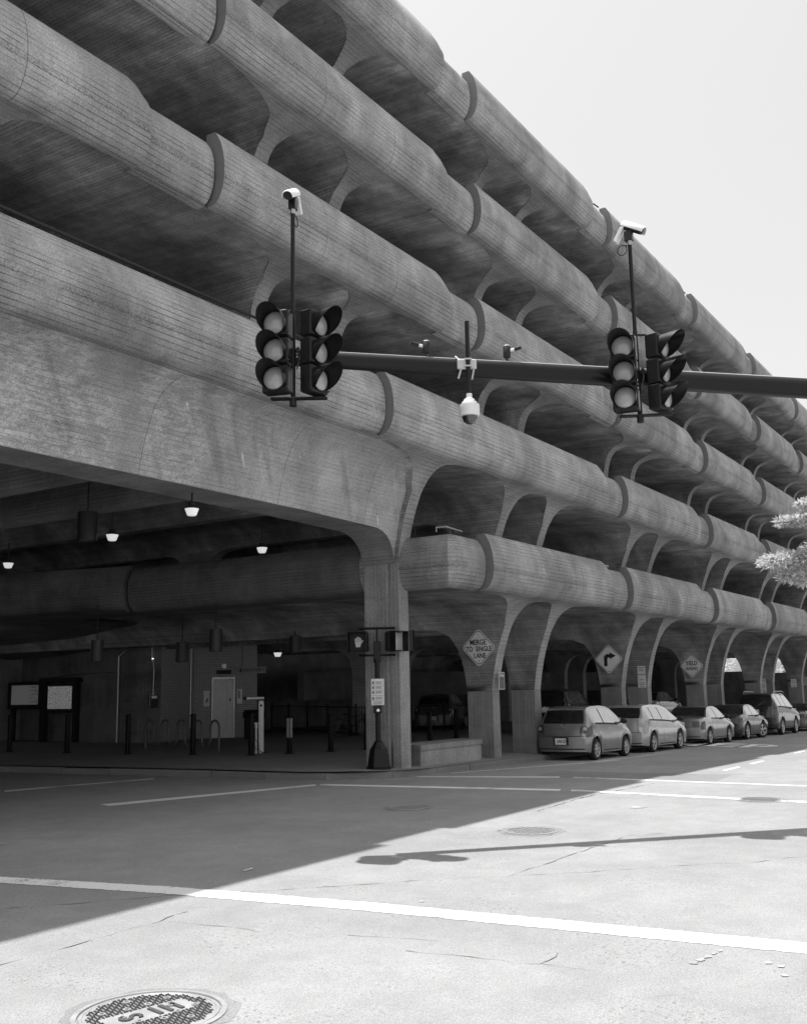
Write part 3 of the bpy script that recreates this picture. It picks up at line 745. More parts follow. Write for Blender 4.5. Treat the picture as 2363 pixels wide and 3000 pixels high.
sweep([(18.42 * S, fy), (20.25, fy), (20.05, fy + .18), (20.05, 14.2)], .13)
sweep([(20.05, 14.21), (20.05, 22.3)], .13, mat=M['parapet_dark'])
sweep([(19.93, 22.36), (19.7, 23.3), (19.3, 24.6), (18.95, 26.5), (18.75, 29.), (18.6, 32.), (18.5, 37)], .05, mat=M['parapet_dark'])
# soffit slab of level one near the side street
mb = MB()
for (xa, xb, ya, yb_) in ((20.35, 21.3, 11.85, 37.),):
    mb.quad((xa, ya, ZT[0] - 1.185 * S), (xb, ya, ZT[0] - 1.185 * S), (xb, yb_, ZT[0] - 1.185 * S), (xa, yb_, ZT[0] - 1.185 * S), ((ya, 0), (ya, 1), (yb_, 1), (yb_, 0)))
mb.quad((18.8, 22.3, ZT[0] - 1.186 * S), (20.4, 22.3, ZT[0] - 1.186 * S), (20.4, 37, ZT[0] - 1.186 * S), (18.8, 37, ZT[0] - 1.186 * S), ((22, 0), (22, 1.6), (37, 1.6), (37, 0)))
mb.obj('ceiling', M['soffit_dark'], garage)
# haunch under the edge of level one, sweeping down into the wall at the back
mb = MB(); P = []; U = []
for i, x in enumerate([19.2, 20.5, 21.5, 22.5, 23.5, 24.5, 25.5, 26.3]):
    dz = -.0 - .85 * ((x - 19.2) / 7.1) ** 2.2
    P.append([(x, y, ZT[0] - 1.19 * S + dz * w) for y, w in ((25.8, 0), (27.5, .35), (30, .8), (34, 1.), (38, 1.05))]); U.append([(y, x) for y in (25.8, 27.5, 30, 34, 38)])
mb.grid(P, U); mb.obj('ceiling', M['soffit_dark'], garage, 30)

# ceiling handrails and pipes on the facade
def pipe(pts, r, mat, parent, name, n=8): mb = MB(); mb.tube(pts, r, n); return mb.obj(name, mat, parent, 40)
pipe([(-13 * S, 10.06 * S, ZT[1] + .05), (14.1 * S, 10.06 * S, ZT[1] + .05)], .028, M['mattblack'], garage, 'pipe')
for k in range(1, K1):
    X = (J1 + BAY * k) * S
    for zt_ in ZT[:2]:
        pipe([(X - 1.75 * S, 10.2 * S, zt_ - .01), (X - .5 * S, 10.2 * S, zt_ - .01)], .03, M['steel'], garage, 'handrail')
for zt_ in ZT[4:]:
    for k in range(1, K1):
        X = (J1 + BAY * k) * S; pipe([(X - .35 * S, 10.1 * S, zt_ + .02), (X + .02, 10.1 * S, zt_ + .07)], .025, M['mattblack'], garage, 'handrail')
X = 20.45
pipe([(X + .1, 12.3, ZT[0] - .02), (X + .1, 12.3, ZT[0] + .08), (X + .2, 12.1, ZT[0] + .10), (21.35, 12.05, ZT[0] + .05)], .022, M['steel'], garage, 'handrail')
pipe([(20.95, 12.06, ZT[0] - .1), (20.95, 12.06, ZT[0] + .06)], .018, M['mattblack'], garage, 'handrail')
pipe([(X + .1, 12.9, ZT[0] - .1), (X + .1, 12.9, ZT[0] + .1)], .018, M['mattblack'], garage, 'handrail')

# ------------------------------------------------------------------ interior walls
def wallpath(name, pts, z0, z1, mat, parent, vertical=False, th=.25):
    mb = MB(); al = 0
    pts = [Vector(p) for p in pts]
    for a, b in zip(pts, pts[1:]):
        l = (b - a).length; n = Vector((b.y - a.y, a.x - b.x)).normalized() * th
        uv = ((al, z0), (al + l, z0), (al + l, z1), (al, z1)) if not vertical else ((z0, al), (z0, al + l), (z1, al + l), (z1, al))
        mb.quad((a.x, a.y, z0), (b.x, b.y, z0), (b.x, b.y, z1), (a.x, a.y, z1), uv)
        al += l
    return mb.obj(name, mat, parent)
cwall = [(28.5, 44), (27.14, 36.48), (26.7, 35.0), (26.45, 33.71), (26.28, 32.7), (26.18, 31.78), (26.1, 30.9), (26.09, 30.01), (26.14, 29.3), (26.26, 28.55), (26.5, 28.2), (26.86, 27.98)]
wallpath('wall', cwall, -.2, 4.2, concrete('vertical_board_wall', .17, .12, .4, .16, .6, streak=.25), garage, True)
twall = [(26.86, 27.98), (29.2, 28.62)]; twall2 = [(29.2, 28.62), (30.87, 26.85)]; twall3 = [(30.87, 26.85), (33.5, 30.0)]
wallpath('brick_wall', twall, -.2, 4.2, M['tile'], garage); wallpath('brick_wall', twall2, -.2, 4.2, M['tile'], garage); wallpath('brick_wall', twall3, -.2, 4.2, M['tile'], garage)
# far wall with openings to daylight, side wall
bwl = MB(); zf = ZT[0] - 1.1 * S
def bw_(x0, x1, z0, z1): bwl.box(x0, x1, YB * S, YB * S + .3, z0, z1)
bw_(-16, 58, -3, 0.9); bw_(-16, 48.8, .9, zf + .2); bw_(50.6, 54.2, .9, zf + .2); bw_(55.6, 80, .9, zf + .2); bw_(58, 80, -3, .9); bw_(48.8, 55.6, 3.1, zf + .2)
bwl.obj('back_wall', M['grey'], garage)
mb = MB(); mb.box(-16.2, 80, YB * S, YB * S + .3, zf + .2, ZT[4] - .95 * S); mb.obj('back_wall', M['grey'], garage)
mb = MB()
for q in ((12.2, 16.7, -3, 4), (18.1, 19.6, -3, 4), (21.6, YB * S, -3, 4), (16.7, 18.1, -3, 2.45), (19.6, 21.6, -3, 2.6), (12.2, YB * S, 3.75, ZT[4] - .95 * S)): mb.box(75.8, 76.1, *q)
mb.obj('end_wall', M['grey'], garage)
mb = MB(); mb.box(-16.3, -16.0, 12.2, YB * S, ZT[1] - S, ZT[4] - .95 * S); mb.obj('end_wall', M['grey'], garage)
# inner ramp wall: low dark spandrel crossing inside the ground floor
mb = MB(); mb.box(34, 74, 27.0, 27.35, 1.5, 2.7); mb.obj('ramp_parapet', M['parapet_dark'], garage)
mb = MB(); mb.box(33.9, 52, 31.0, 31.3, .1, 4.3); mb.obj('inner_wall', M['grey'], garage)
# closing floor of upper levels at the back is the decks; roof slab edge
# ------------------------------------------------------------------ things inside on the pavement
def R3(o, rx=0, ry=0, rz=0): o.rotation_euler = (rx, ry, rz); return o
def bollard(x, y, label, refl=False, h=1.12):
    e = empty('bollard', (x, y, swz(x, y)), 0, label, 'bollard', 'black bollards along the side street pavement')
    mb = MB(); w = .062; mb.box(-w, w, -w, w, .02, h - .05, .012); mb.obj('post', M['black'], e)
    mb = MB(); mb.box(-.10, .10, -.10, .10, 0, .025, .008); mb.obj('base_plate', M['black'], e)
    mb = MB(); mb.box(-.078, .078, -.078, .078, h - .05, h - .015, .008); mb.prism([(-.06, h - .015), (.06, h - .015), (0, h + .02)], lambda p, y_: (p[0], y_, p[1]), -.05, .05); mb.obj('cap', M['black'], e)
    if refl:
        mb = MB(); mb.box(-.066, -.0635, -.05, .05, .45, h - .06); mb.box(-.05, .05, -.066, -.0635, .45, h - .06); mb.obj('reflective_band', M['ironlight'], e)
    return e
for i, (x, y) in enumerate([(21.24, 28.93), (21.37, 26.29), (21.51, 23.74), (21.85, 21.42), (22.19, 19.51), (23.11, 18.88), (24.18, 18.22), (25.34, 17.76)]):
    lab = ['black square bollard at the left edge below the lit information screen', 'black square bollard in front of the framed map', 'black square bollard just left of the wave bike rack',
           'black square bollard standing in front of the wave bike rack and elevator', 'black square bollard touching the left side of the white repair stand', 'bollard with pale reflective strips right of the white repair stand',
           'black square bollard left of the bicycle wheel', 'black square bollard half hidden behind the corner column'][i]
    bollard(x, y, lab, i == 5, 1.05 if i >= 5 else 1.15)
for (x, y, lab) in ((29.0, 17.8, 'thin dark bollard behind the low concrete bench'), (31.6, 18.3, 'dark bollard seen left of the first street column, inside the garage')): bollard(x, y, lab, False, .98)

# repair stand
e = empty('bicycle_repair_stand', (22.96, 19.81, .18), R(-50), 'white bicycle repair stand with top arm and hose beside a black bollard', 'repair stand')
mb = MB(); mb.box(-.075, .075, -.09, .09, 0, 1.5, .03); mb.obj('post', M['white'], e, 30)
mb = MB(); mb.tube([(.08, 0, 1.57), (-.42, 0, 1.57)], .035, 12); mb.obj('hanger_arm', M['white'], e, 30)
mb = MB(); mb.tube([(-.42, 0, 1.57), (-.52, 0, 1.57)], .04, 12); mb.tube([(-.02, 0, 1.5), (-.02, 0, 1.56)], .02); mb.tube([(.05, 0, 1.5), (.05, 0, 1.56)], .02); mb.obj('rubber_grip', M['rubber'], e, 30)
mb = MB(); mb.lathe([(.034, -.093), (.034, -.097), (0, -.098)], 16, (0, 0, 1.36), 'y'); mb.obj('badge', M['ink'], e)
mb = MB(); mb.tube([(-.14, -.02, 0), (-.14, -.02, .72)], .03, 12); mb.tube([(-.14, -.02, .72), (-.14, -.02, .86)], .045, 12); mb.obj('pump', M['white'], e, 30)
mb = MB(); mb.tube([(-.30, -.02, .86), (.02, -.02, .86)], .016, 8); mb.obj('pump_handle', M['white'], e, 30)
mb = MB(); mb.tube([(-.14, -.05, .12), (-.2, -.12, .25), (-.16, -.16, .42), (-.08, -.14, .3), (-.06, -.12, .1), (.05, -.14, .03), (.2, -.15, .02)], .011, 6); mb.obj('hose', M['rubber'], e, 40)

# wave rack
p0 = Vector((23.85, 25.5)); p1 = Vector((23.45, 21.9)); dv = (p1 - p0); n = 5
e = empty('wave_bike_rack', (p0.x, p0.y, .17), 0, 'long wavy tubular steel bike rack in front of the brick elevator wall', 'bike rack')
path = []; Lr = dv.length; u = dv.normalized(); st = Lr / (2 * n - 1)
for i in range(2 * n):
    x = i * st
    if i == 0: path.append((0, 0.0)); 
    if i % 2 == 0:
        path += [(x, .72)] + [(x + st / 2 - st / 2 * math.cos(a), .72 + st / 2 * math.sin(a)) for a in (.5, 1., 1.57, 2.1, 2.6)] + [(x + st, .72)]
    elif i < 2 * n - 1:
        path += [(x, .33)] + [(x + st / 2 - st / 2 * math.cos(a), .33 - st / 2 * math.sin(a)) for a in (.5, 1., 1.57, 2.1, 2.6)] + [(x + st, .33)]
    else: path.append((x, 0))
mb = MB(); mb.tube([(u.x * a, u.y * a, b) for a, b in path], .036, 10); mb.obj('tube', plain('dull_rack_steel', .16, .5, .4), e, 50)
# elevator
a = Vector((29.70, 28.08)); b = Vector((30.24, 27.51)); tt = (b - a); ang = math.atan2(tt.y, tt.x); W_ = tt.length
e = empty('elevator', (a.x, a.y, .17), ang, 'brushed steel double elevator doors set in the pale brick wall', 'elevator')
mb = MB(); mb.box(.01, W_ * .66 - .006, -.06, -.02, 0, 2.24); mb.obj('door_leaf', M['elev'], e)
mb = MB(); mb.box(W_ * .66 + .006, W_ - .01, -.06, -.02, 0, 2.24); mb.obj('door_leaf', M['elev'], e)
mb = MB(); mb.box(-.05, 0, -.09, 0, 0, 2.3); mb.box(W_, W_ + .05, -.09, 0, 0, 2.3); mb.box(-.05, W_ + .05, -.10, 0, 2.25, 2.33); mb.obj('door_frame', M['steel'], e)
mb = MB(); mb.box(W_ * .8, W_ * .87, -.068, -.06, 1.4, 1.52); mb.obj('lock_plate', M['ink'], e)
mb = MB(); mb.box(.12, W_ - .1, -.06, -.01, 2.45, 2.6); mb.obj('floor_indicator', M['mattblack'], e)
mb = MB(); mb.box(.32, .50, -.05, -.01, 2.68, 2.84); mb.obj('small_mirror', M['steel'], e)
mb = MB(); mb.box(-.36, -.13, -.03, -.012, 1.22, 1.82); mb.obj('notice', M['signwhite'], e)
mb = MB(); mb.prism([(-.28, 1.36), (-.25, 1.34), (-.18, 1.5), (-.2, 1.56), (-.24, 1.5)], lambda p, y_: (p[0], y_, p[1]), -.036, -.031); mb.obj('notice_symbol', M['ink'], e)
mb = MB(); mb.box(W_ + .14, W_ + .34, -.03, -.012, 1.3, 1.86); mb.obj('notice', M['signwhite'], e)
mb = MB(); mb.box(W_ + .19, W_ + .24, -.036, -.031, 1.5, 1.8); mb.obj('notice_symbol', M['greenink'], e)
# elevator sign, projecting from the wall
e = empty('elevator_sign', (30.35, 26.9, 2.75), ang, 'hanging grey sign reading ELEVATOR C beside the elevator doors', 'sign')
mb = MB(); mb.box(-.35, .72, -.04, 0, -.13, .13); mb.obj('panel', M['panel'], e)
inst('lettering', text_mesh('ELEVATOR C', .15, M['ink']), e, (.26, -.045, 0), (R(90), 0, 0))
mb = MB(); mb.box(-.30, -.22, -.045, -.041, -.07, .07); mb.obj('pictogram', M['ink'], e)
mb = MB(); mb.tube([(-.2, -.02, .13), (-.2, -.02, 1.0)], .012, 6); mb.obj('hanger_rod', M['mattblack'], e)
# trash can
e = empty('trash_can', (29.6, 25.9, .17), 0, 'black hooded trash can at the end of the brick elevator wall', 'trash can')
mb = MB(); mb.box(-.27, .27, -.27, .27, 0, .78, .03); mb.obj('bin', M['mattblack'], e)
mb = MB(); mb.box(-.29, .29, -.29, -.24, .78, 1.0); mb.box(-.29, .29, .24, .29, .78, 1.0); mb.box(-.29, .29, -.29, .29, 1.0, 1.08, .03); mb.obj('hood', M['mattblack'], e)
# kiosks
e = empty('information_screen', (26.15, 34.6, .17), R(-88), 'wide dark framed information screen hanging before the curved concrete wall', 'screen')
mb = MB(); mb.box(-1.05, 1.1, -.16, .16, 1.25, 2.3, .03); mb.obj('cabinet', M['mattblack'], e)
mb = MB(); mb.box(-.78, .78, -.172, -.163, 1.42, 2.17); mb.obj('screen', emit('screen_glow', .2, .035), e)
mb = MB()
for i in range(5): mb.box(.3, .75, -.178, -.174, 1.5 + i * .14, 1.58 + i * .14)
mb.obj('screen_rows', M['sign'], e)
mb = MB(); mb.box(-.9, -.75, -.08, .08, 0, 1.25); mb.obj('support', M['mattblack'], e)
mb = MB(); mb.box(.8, .95, -.08, .08, 0, 1.25); mb.obj('support', M['mattblack'], e)
e = empty('map_stand', (26.0, 32.45, .17), R(-88), 'small roofed map stand with a pale street map on two dark legs', 'map stand')
mb = MB(); mb.box(-.95, -.78, -.1, .1, 0, 2.25); mb.obj('leg', M['mattblack'], e)
mb = MB(); mb.box(.78, .95, -.1, .1, 0, 2.25); mb.obj('leg', M['mattblack'], e)
mb = MB(); mb.prism([(-1.12, 2.25), (1.12, 2.25), (1.0, 2.42), (-1.0, 2.42)], lambda p, y_: (p[0], y_, p[1]), -.2, .2); mb.obj('roof', M['mattblack'], e)
mb = MB(); mb.box(-.80, .80, -.05, .05, 1.1, 2.2); mb.obj('frame', M['mattblack'], e)
t = NT('street_map'); tc = t.N('ShaderNodeTexCoord'); vo = t.N('ShaderNodeTexVoronoi'); vo.feature = 'DISTANCE_TO_EDGE'; vo.inputs['Scale'].default_value = 9; t.L(tc.outputs['Object'], vo.inputs['Vector'])
t.col(t.ramp(vo.outputs['Distance'], .01, .07, .12, .75)); t.b.inputs['Emission Strength'].default_value = .06; t.b.inputs['Emission Color'].default_value = (1, 1, 1, 1)
mb = MB(); mb.box(-.66, .66, -.062, -.053, 1.25, 2.1); mb.obj('map', t.m, e)
# emergency phone
e = empty('emergency_phone', (26.55, 28.12, .17), R(-35), 'white and black emergency call box reading EMERGENCY on the wall corner', 'call box')
mb = MB(); mb.box(-.12, .2, -.12, 0, 1.25, 1.72, .015); mb.obj('box', M['mattblack'], e)
mb = MB(); mb.box(-.02, .17, -.128, -.121, 1.58, 1.68); mb.obj('label_plate', M['signwhite'], e)
mb = MB(); mb.lathe([(.05, 0), (.045, .05), (.02, .075), (0, .08)], 12, (.04, -.06, 1.72)); mb.obj('beacon', M['white'], e, 50)
me = text_mesh('E\nM\nE\nR\nG\nE\nN\nC\nY', .055, M['signwhite']); inst('lettering', me, e, (-.08, -.124, 1.49), (R(90), 0, 0))
mb = MB(); mb.lathe([(.035, 0), (.035, .03), (0, .04)], 12, (.0, -.06, 3.0)); mb.obj('lamp', emit('tiny_lamp', .8, 1.), e)
mb = MB(); mb.tube([(.05, -.03, 1.8), (.05, -.03, 2.7), (-.02, -.03, 3.0), (-.02, -.03, 3.9)], .018, 6); mb.obj('conduit', M['steel'], e)
# wall conduits
mb = MB(); mb.tube([(26.05, 29.35, .2), (26.05, 29.35, 3.3), (26.1, 28.9, 3.55), (26.4, 28.1, 3.6)], .03, 8)
mb.tube([(26.05, 29.4, 2.75), (26.1, 31.8, 2.7), (26.4, 33.8, 2.6), (27.0, 36.4, 2.6)], .02, 6)
mb.tube([(28.9, 28.5, .6), (28.9, 28.5, 4.1)], .035, 6); mb.obj('conduit', M['steel'], garage, 40)

# lamps
def lampbowl(x, y, z, label, k=1.):
    e = empty('ceiling_lamp', (x, y, z), 0, label, 'lamp', 'lit bowl lamps under the ceiling')
    mb = MB(); mb.lathe([(.0, -.12), (.075, -.12), (.09, -.105), (.128, 0.), (.132, .01)], 20); mb.obj('bowl', M['lamp'], e, 50)
    mb = MB(); mb.lathe([(.137, .01), (.132, .035), (.07, .07), (.06, .13), (0, .13)], 20); mb.tube([(0, 0, .16), (0, 0, .55)], .018, 6); mb.obj('housing', M['mattblack'], e, 40)
lampbowl(14.9, 17.1, 5.36, 'lit bowl lamp in the middle of the street ceiling'); lampbowl(16.6, 23.0, 5.38, 'lit bowl lamp at the far left edge of the underpass')
lampbowl(13.65, 13.5, 5.36, 'lit bowl lamp closest to the bright girder'); lampbowl(18.9, 16.3, 5.42, 'half hidden lit lamp peeping over the curved parapet', )
lampbowl(25.6, 21.4, 3.15, 'lit bowl lamp on the ground floor right of the elevator sign')
pen = None
def pendant(x, y, zc, label, top, r=.2, h=.62):
    e = empty('pendant_lamp', (x, y, zc), 0, label, 'lamp', 'dark cylinder pendants under the ceiling')
    mb = MB(); mb.lathe([(r * .9, -h / 2 + .01), (r, -h / 2), (r, h / 2), (r * .3, h / 2), (0, h / 2)], 24); mb.obj('shade', M['blackmetal'], e, 40)
    mb = MB(); mb.lathe([(r * .9, -h / 2 + .03), (0, -h / 2 + .03)], 24); mb.obj('diffuser', M['steel'], e)
    mb = MB(); mb.tube([(0, 0, h / 2), (0, 0, top - zc)], .015, 6); mb.obj('rod', M['mattblack'], e)
PEND = [(18.44, 21.63, 3.1, 'pendant cylinder left of the map stand', 4.3, .17, .56), (20.12, 18.95, 3.31, 'pendant cylinder above the elevator door', 4.3, .17, .58), (22.59, 22.66, 3.17, 'pendant cylinder in front of the corner of the brick wall', 4.3, .19, .6), (24.43, 19.74, 3.33, 'pendant cylinder right of the brick elevator wall', 4.3, .17, .5),
        (13.9, 16.71, 5.39, 'large pendant cylinder high under the street ceiling', 6.6, .2, .6), (23.17, 14.83, 3.21, 'pendant cylinder just right of the corner column', 4.3, .17, .55), (32.53, 15.2, 3.38, 'pendant cylinder above the nearest hatchback car', 4.3, .17, .4)]
for q in PEND: pendant(*q)

# flood lamp fixture throwing light on the ceiling
e = empty('flood_lamp', (19.9, 31.0, 3.35), R(-60), 'twin box flood lamp lighting the ceiling at the left edge', 'lamp')
for sx_ in (-.2, .2):
    mb = MB(); mb.box(sx_ - .14, sx_ + .14, -.12, .12, -.14, .1, .03); mb.obj('lamp_box', M['white'], e)
mb = MB(); mb.tube([(0, 0, 0), (0, 0, .7)], .02, 6); mb.obj('rod', M['mattblack'], e)
pl_ = bpy.data.lights.new('flood_light', 'POINT'); pl_.energy = 9; pl_.shadow_soft_size = .12
plo = bpy.data.objects.new('flood_light', pl_); C.objects.link(plo); plo.parent = e; plo.location = (.1, 0, .25)
# bench
e = empty('concrete_bench', (0, 0, 0), 0, 'low rough concrete bench block between the corner column and the next column', 'bench')
mb = MB()
pts = [(20.85, 13.05), (23.75, 12.98), (23.95, 13.75), (21.1, 14.1)]
def zb0(x): return g(x) + .1
top = [(p[0], p[1], .62) for p in pts]; lip = [(p[0], p[1], .50) for p in pts]
cx, cy = 22.4, 13.45
ins = [((p[0] - cx) * .985 + cx, (p[1] - cy) * .93 + cy) for p in pts]
mb.grid([lip, top], loop_v=True); mb.poly(top); mb.poly(lip[::-1]); mb.obj('top_slab', M['grey'], e)
mb = MB(); mb.grid([[(p[0], p[1], -.3) for p in ins], [(p[0], p[1], .501) for p in ins]], loop_v=True)
mb.uv = [tuple((mb.v[i][2], mb.v[i][0] * 1.0 + mb.v[i][1]) for i in f) for f in mb.f]; mb.has = True
mb.obj('body', M['base'], e)

# ------------------------------------------------------------------ pedestrian signal post
bx, by = 19.62, 13.42; bz = swz(bx, by)
e = empty('pedestrian_signal_post', (bx, by, bz), R(-58), 'black pedestrian signal post with tapered base in front of the corner column', 'signal post')
mb = MB()
def octa(r, z, rot=.39): return [(r * math.cos(rot + k * math.pi / 4), r * math.sin(rot + k * math.pi / 4), z) for k in range(8)]
mb.grid([octa(.30, 0), octa(.30, .04), octa(.275, .05), octa(.21, .44), octa(.12, .56), octa(.10, .60), octa(.075, .62)], loop_v=True); mb.obj('base', M['black'], e, 20)
mb = MB(); mb.tube([(0, 0, .6), (0, 0, 2.45)], .06, 14); mb.tube([(0, 0, 2.38), (0, 0, 2.43), (0, 0, 2.48)], [.08, .09, .08], 14); mb.obj('pole', M['black'], e, 40)
mb = MB(); mb.box(-.08, .08, -.08, .08, 2.46, 2.88, .01); mb.tube([(0, 0, 2.88), (0, 0, 3.17)], .02, 8); mb.tube([(-.42, 0, 3.18), (.42, 0, 3.18)], .03, 8); mb.tube([(-.42, 0, 2.56), (.42, 0, 2.56)], .026, 8); mb.obj('bracket', M['black'], e, 30)
mb = MB(); mb.box(-.15, .15, -.09, -.075, 1.42, 2.02, .006)
p = mb.obj('instruction_plate', M['signwhite'], e)
mb = MB()
for i, z in enumerate((1.53, 1.64, 1.76, 1.88)): mb.box(-.135, .135, -.0935, -.0905, z, z + .005)
for i, z in enumerate((1.93, 1.82, 1.71, 1.58)):
    mb.box(-.12, -.08, -.0935, -.0905, z - .03, z + .03)
    for q in range(3): mb.box(-.05, rnd.uniform(.06, .12), -.0935, -.0905, z + .02 - q * .02, z + .028 - q * .02)
for q in range(3): mb.box(-.1, .1, -.0935, -.0905, 1.45 + q * .022, 1.457 + q * .022)
mb.obj('plate_print', M['greenink'], p)
mb = MB(); mb.box(-.1, .09, -.14, -.06, 1.24, 1.42, .01); mb.obj('button_housing', M['mattblack'], e)
mb = MB(); mb.lathe([(.04, -.145), (.035, -.155), (0, -.157)], 16, (0.01, 0, 1.31), 'y'); mb.obj('push_button', M['chrome'], e, 40)
def pedhead(x, rz, label, hand):
    h = empty('pedestrian_signal', (bx, by, bz), R(-58), label, 'pedestrian signal')
    h2 = Matrix.Rotation(R(-58), 4, 'Z') @ Vector((x, -.02, 2.87)); h.location = (bx + h2.x, by + h2.y, bz + h2.z); h.rotation_euler = (0, 0, R(-58) + rz)
    mb = MB(); mb.box(-.22, .22, -.07, .12, -.23, .23, .03); mb.obj('housing', M['mattblack'], h)
    mb = MB()
    o = [(-.225, -.235), (.225, -.235), (.225, .235), (-.225, .235)]
    mb.grid([[(x_, -.07, z_) for x_, z_ in o], [(x_, -.25, z_) for x_, z_ in o], [(x_ * .94, -.25, z_ * .94) for x_, z_ in o], [(x_ * .94, -.07, z_ * .94) for x_, z_ in o]], loop_v=True); mb.obj('visor', M['black'], h)
    mb = MB(); mb.box(-.2, .2, -.078, -.072, -.2, .2); mb.obj('lens', M['mattblack'] if hand else M['lens'], h)
    if hand:
        mb = MB(); X0 = -.02
        mb.prism([(-.05, -.12), (.05, -.12), (.075, .0), (-.075, .0)], lambda p, y_: (p[0], y_, p[1]), -.085, -.080)
        for k, (fx, fl) in enumerate(((-.06, .08), (-.02, .115), (.02, .11), (.058, .085))): mb.box(fx - .015, fx + .015, -.085, -.080, 0.003, fl)
        mb.prism([(.075, -.05), (.125, .03), (.105, .045), (.07, 0.)], lambda p, y_: (p[0], y_, p[1]), -.0855, -.0805)
        mb.obj('hand_symbol', emit('hand_symbol', .5, .03), h)
pedhead(-.42, R(-8), 'left pedestrian signal showing a pale raised hand', True)
pedhead(.40, R(48), 'right pedestrian signal turned away with an open visor', False)

# ------------------------------------------------------------------ signs
def diamond(x, y, z, label, face, lines=None, arrow=False):
    e = empty('road_sign', (x, y, z), R(-90), label, 'sign')
    hs = .53; c = .05
    def dia(r, cc, yy): return [(r - cc, yy, -cc), (r - cc, yy, cc), (cc, yy, r - cc), (-cc, yy, r - cc), (-r + cc, yy, cc), (-r + cc, yy, -cc), (-cc, yy, -r + cc), (cc, yy, -r + cc)]
    mb = MB(); mb.grid([dia(hs, c, 0), dia(hs, c, -.006)], loop_v=True); mb.poly(dia(hs, c, -.006)); mb.poly(dia(hs, c, 0)[::-1]); mb.obj('plate', face, e)
    mb = MB(); mb.grid([dia(hs - .035, c, -.009), dia(hs - .055, c, -.009)], loop_v=True); mb.obj('border', M['ink'], e)
    if lines:
        for txt, dx, dz, sz in lines: inst('lettering', text_mesh(txt, sz, M['ink'], sx=.8), e, (dx, -.010, dz), (R(90), 0, 0))
    if arrow:
        mb = MB(); fn = lambda p, y_: (p[0], y_, p[1])
        mb.prism([(-.17, -.24), (-.05, -.24), (-.05, .02), (-.02, .055), (.05, .055), (.05, .175), (-.08, .175), (-.17, .09)], fn, -.0115, -.009)
        mb.prism([(.05, .0), (.27, .115), (.05, .235)], fn, -.0115, -.009); mb.obj('arrow', M['ink'], e)
    for zz in (.36, -.36):
        mb = MB(); mb.lathe([(.014, -.009), (.012, -.016), (0, -.017)], 8, (0, 0, zz), 'y'); mb.obj('bolt', M['ink'] if zz < 0 else M['steel'], e)
    mb = MB(); mb.box(-.03, .03, .0, .06, -.4, .4); mb.obj('bracket', M['steel'], e)
    return e
XL = (J1 + L1l) * S
diamond(XL - .07, 13.40, 3.0, 'diamond sign reading MERGE TO SINGLE LANE on the nearest column', M['sign'], [('MERGE', -.02, .14, .2), ('TO  SINGLE', -.0, -.04, .19), ('LANE', .03, -.22, .19)])
diamond(XL - .07 + BAY * S, 13.45, 2.80, 'diamond sign with a bent right turn arrow on the second column pair', M['sign'], None, True)
diamond(XL - .07 + 2 * BAY * S, 13.49, 2.63, 'diamond sign reading YIELD AHEAD on the third column pair', M['sign'], [('YIELD', 0, .1, .24), ('AHEAD', 0, -.12, .19)])
def smallsign(x, y, z, w, h, label, rz=-90, dark=False, arrow=True, face=None, seed=0, txt=None):
    e = empty('parking_sign', (x, y, z), R(rz), label, 'sign'); r_ = random.Random(seed)
    mb = MB(); mb.box(-w / 2, w / 2, -.006, 0, -h / 2, h / 2); mb.obj('plate', face or M['signwhite'], e)
    mb = MB(); 
    if dark: mb.box(-w * .44, w * .44, -.009, -.0065, -h * .47, h * .47)
    else:
        n = int(h / .055)
        for i in range(1, n - 1):
            if r_.random() < .8: q = w * r_.uniform(.22, .42); mb.box(-q, q, -.009, -.0065, h / 2 - i * h / n - .012, h / 2 - i * h / n + .006)
        if arrow: mb.box(-w * .3, w * .3, -.009, -.0065, -h * .42, -h * .39)
    mb.obj('print', M['greenink'], e)
    if txt: inst('lettering', text_mesh(txt, .13, M['signwhite']), e, (0, -.012, h * .32), (R(90), 0, 0))
    return e
smallsign((20.98 + .175) * S - .02, 11.0 * S, 2.1, .26, .46, 'narrow dark sign starting with No on the nearest column front', rz=-8, dark=True, txt='No')
X2 = (J1 + L2l + BAY) * S - .03
smallsign(X2, 13.25, 2.43, .30, .30, 'small square parking sign above a taller one on the second column pair', seed=1, arrow=False)
smallsign(X2, 13.25, 2.02, .31, .46, 'white parking sign with an arrow below the small square one, second column pair', seed=2)
X4 = X2 + 2 * BAY * S
smallsign(X4, 13.55, 1.9, .3, .26, 'small parking sign above the tall sport utility vehicle roof, upper one of two', seed=3, arrow=False); smallsign(X4, 13.55, 1.55, .31, .45, 'white parking sign right above the sport utility vehicle roof, lower one of two', seed=4)
X5 = X4 + (L1l - L2l + BAY) * S
smallsign(X5, 13.5, 1.75, .32, .46, 'grey parking sign on the fifth column pair at the right edge', seed=5, face=M['sign']); smallsign(X5 + 2.6, 13.4, 1.85, .32, .5, 'white parking sign at the extreme right edge of the frame', seed=6)
e = empty('bus_shelter_panel', (X5 + 2.2, 12.75, 2.7), R(-75), 'tall narrow black framed white panel at the right edge', 'sign')
mb = MB(); mb.box(-.28, .28, -.04, .04, -.75, .75); mb.obj('frame', M['mattblack'], e); mb = MB(); mb.box(-.18, .18, -.047, -.041, -.62, .62); mb.obj('panel', M['signwhite'], e)
mb = MB(); mb.tube([(0, 0, -3.3), (0, 0, -.75)], .04, 8); mb.obj('post', M['mattblack'], e)
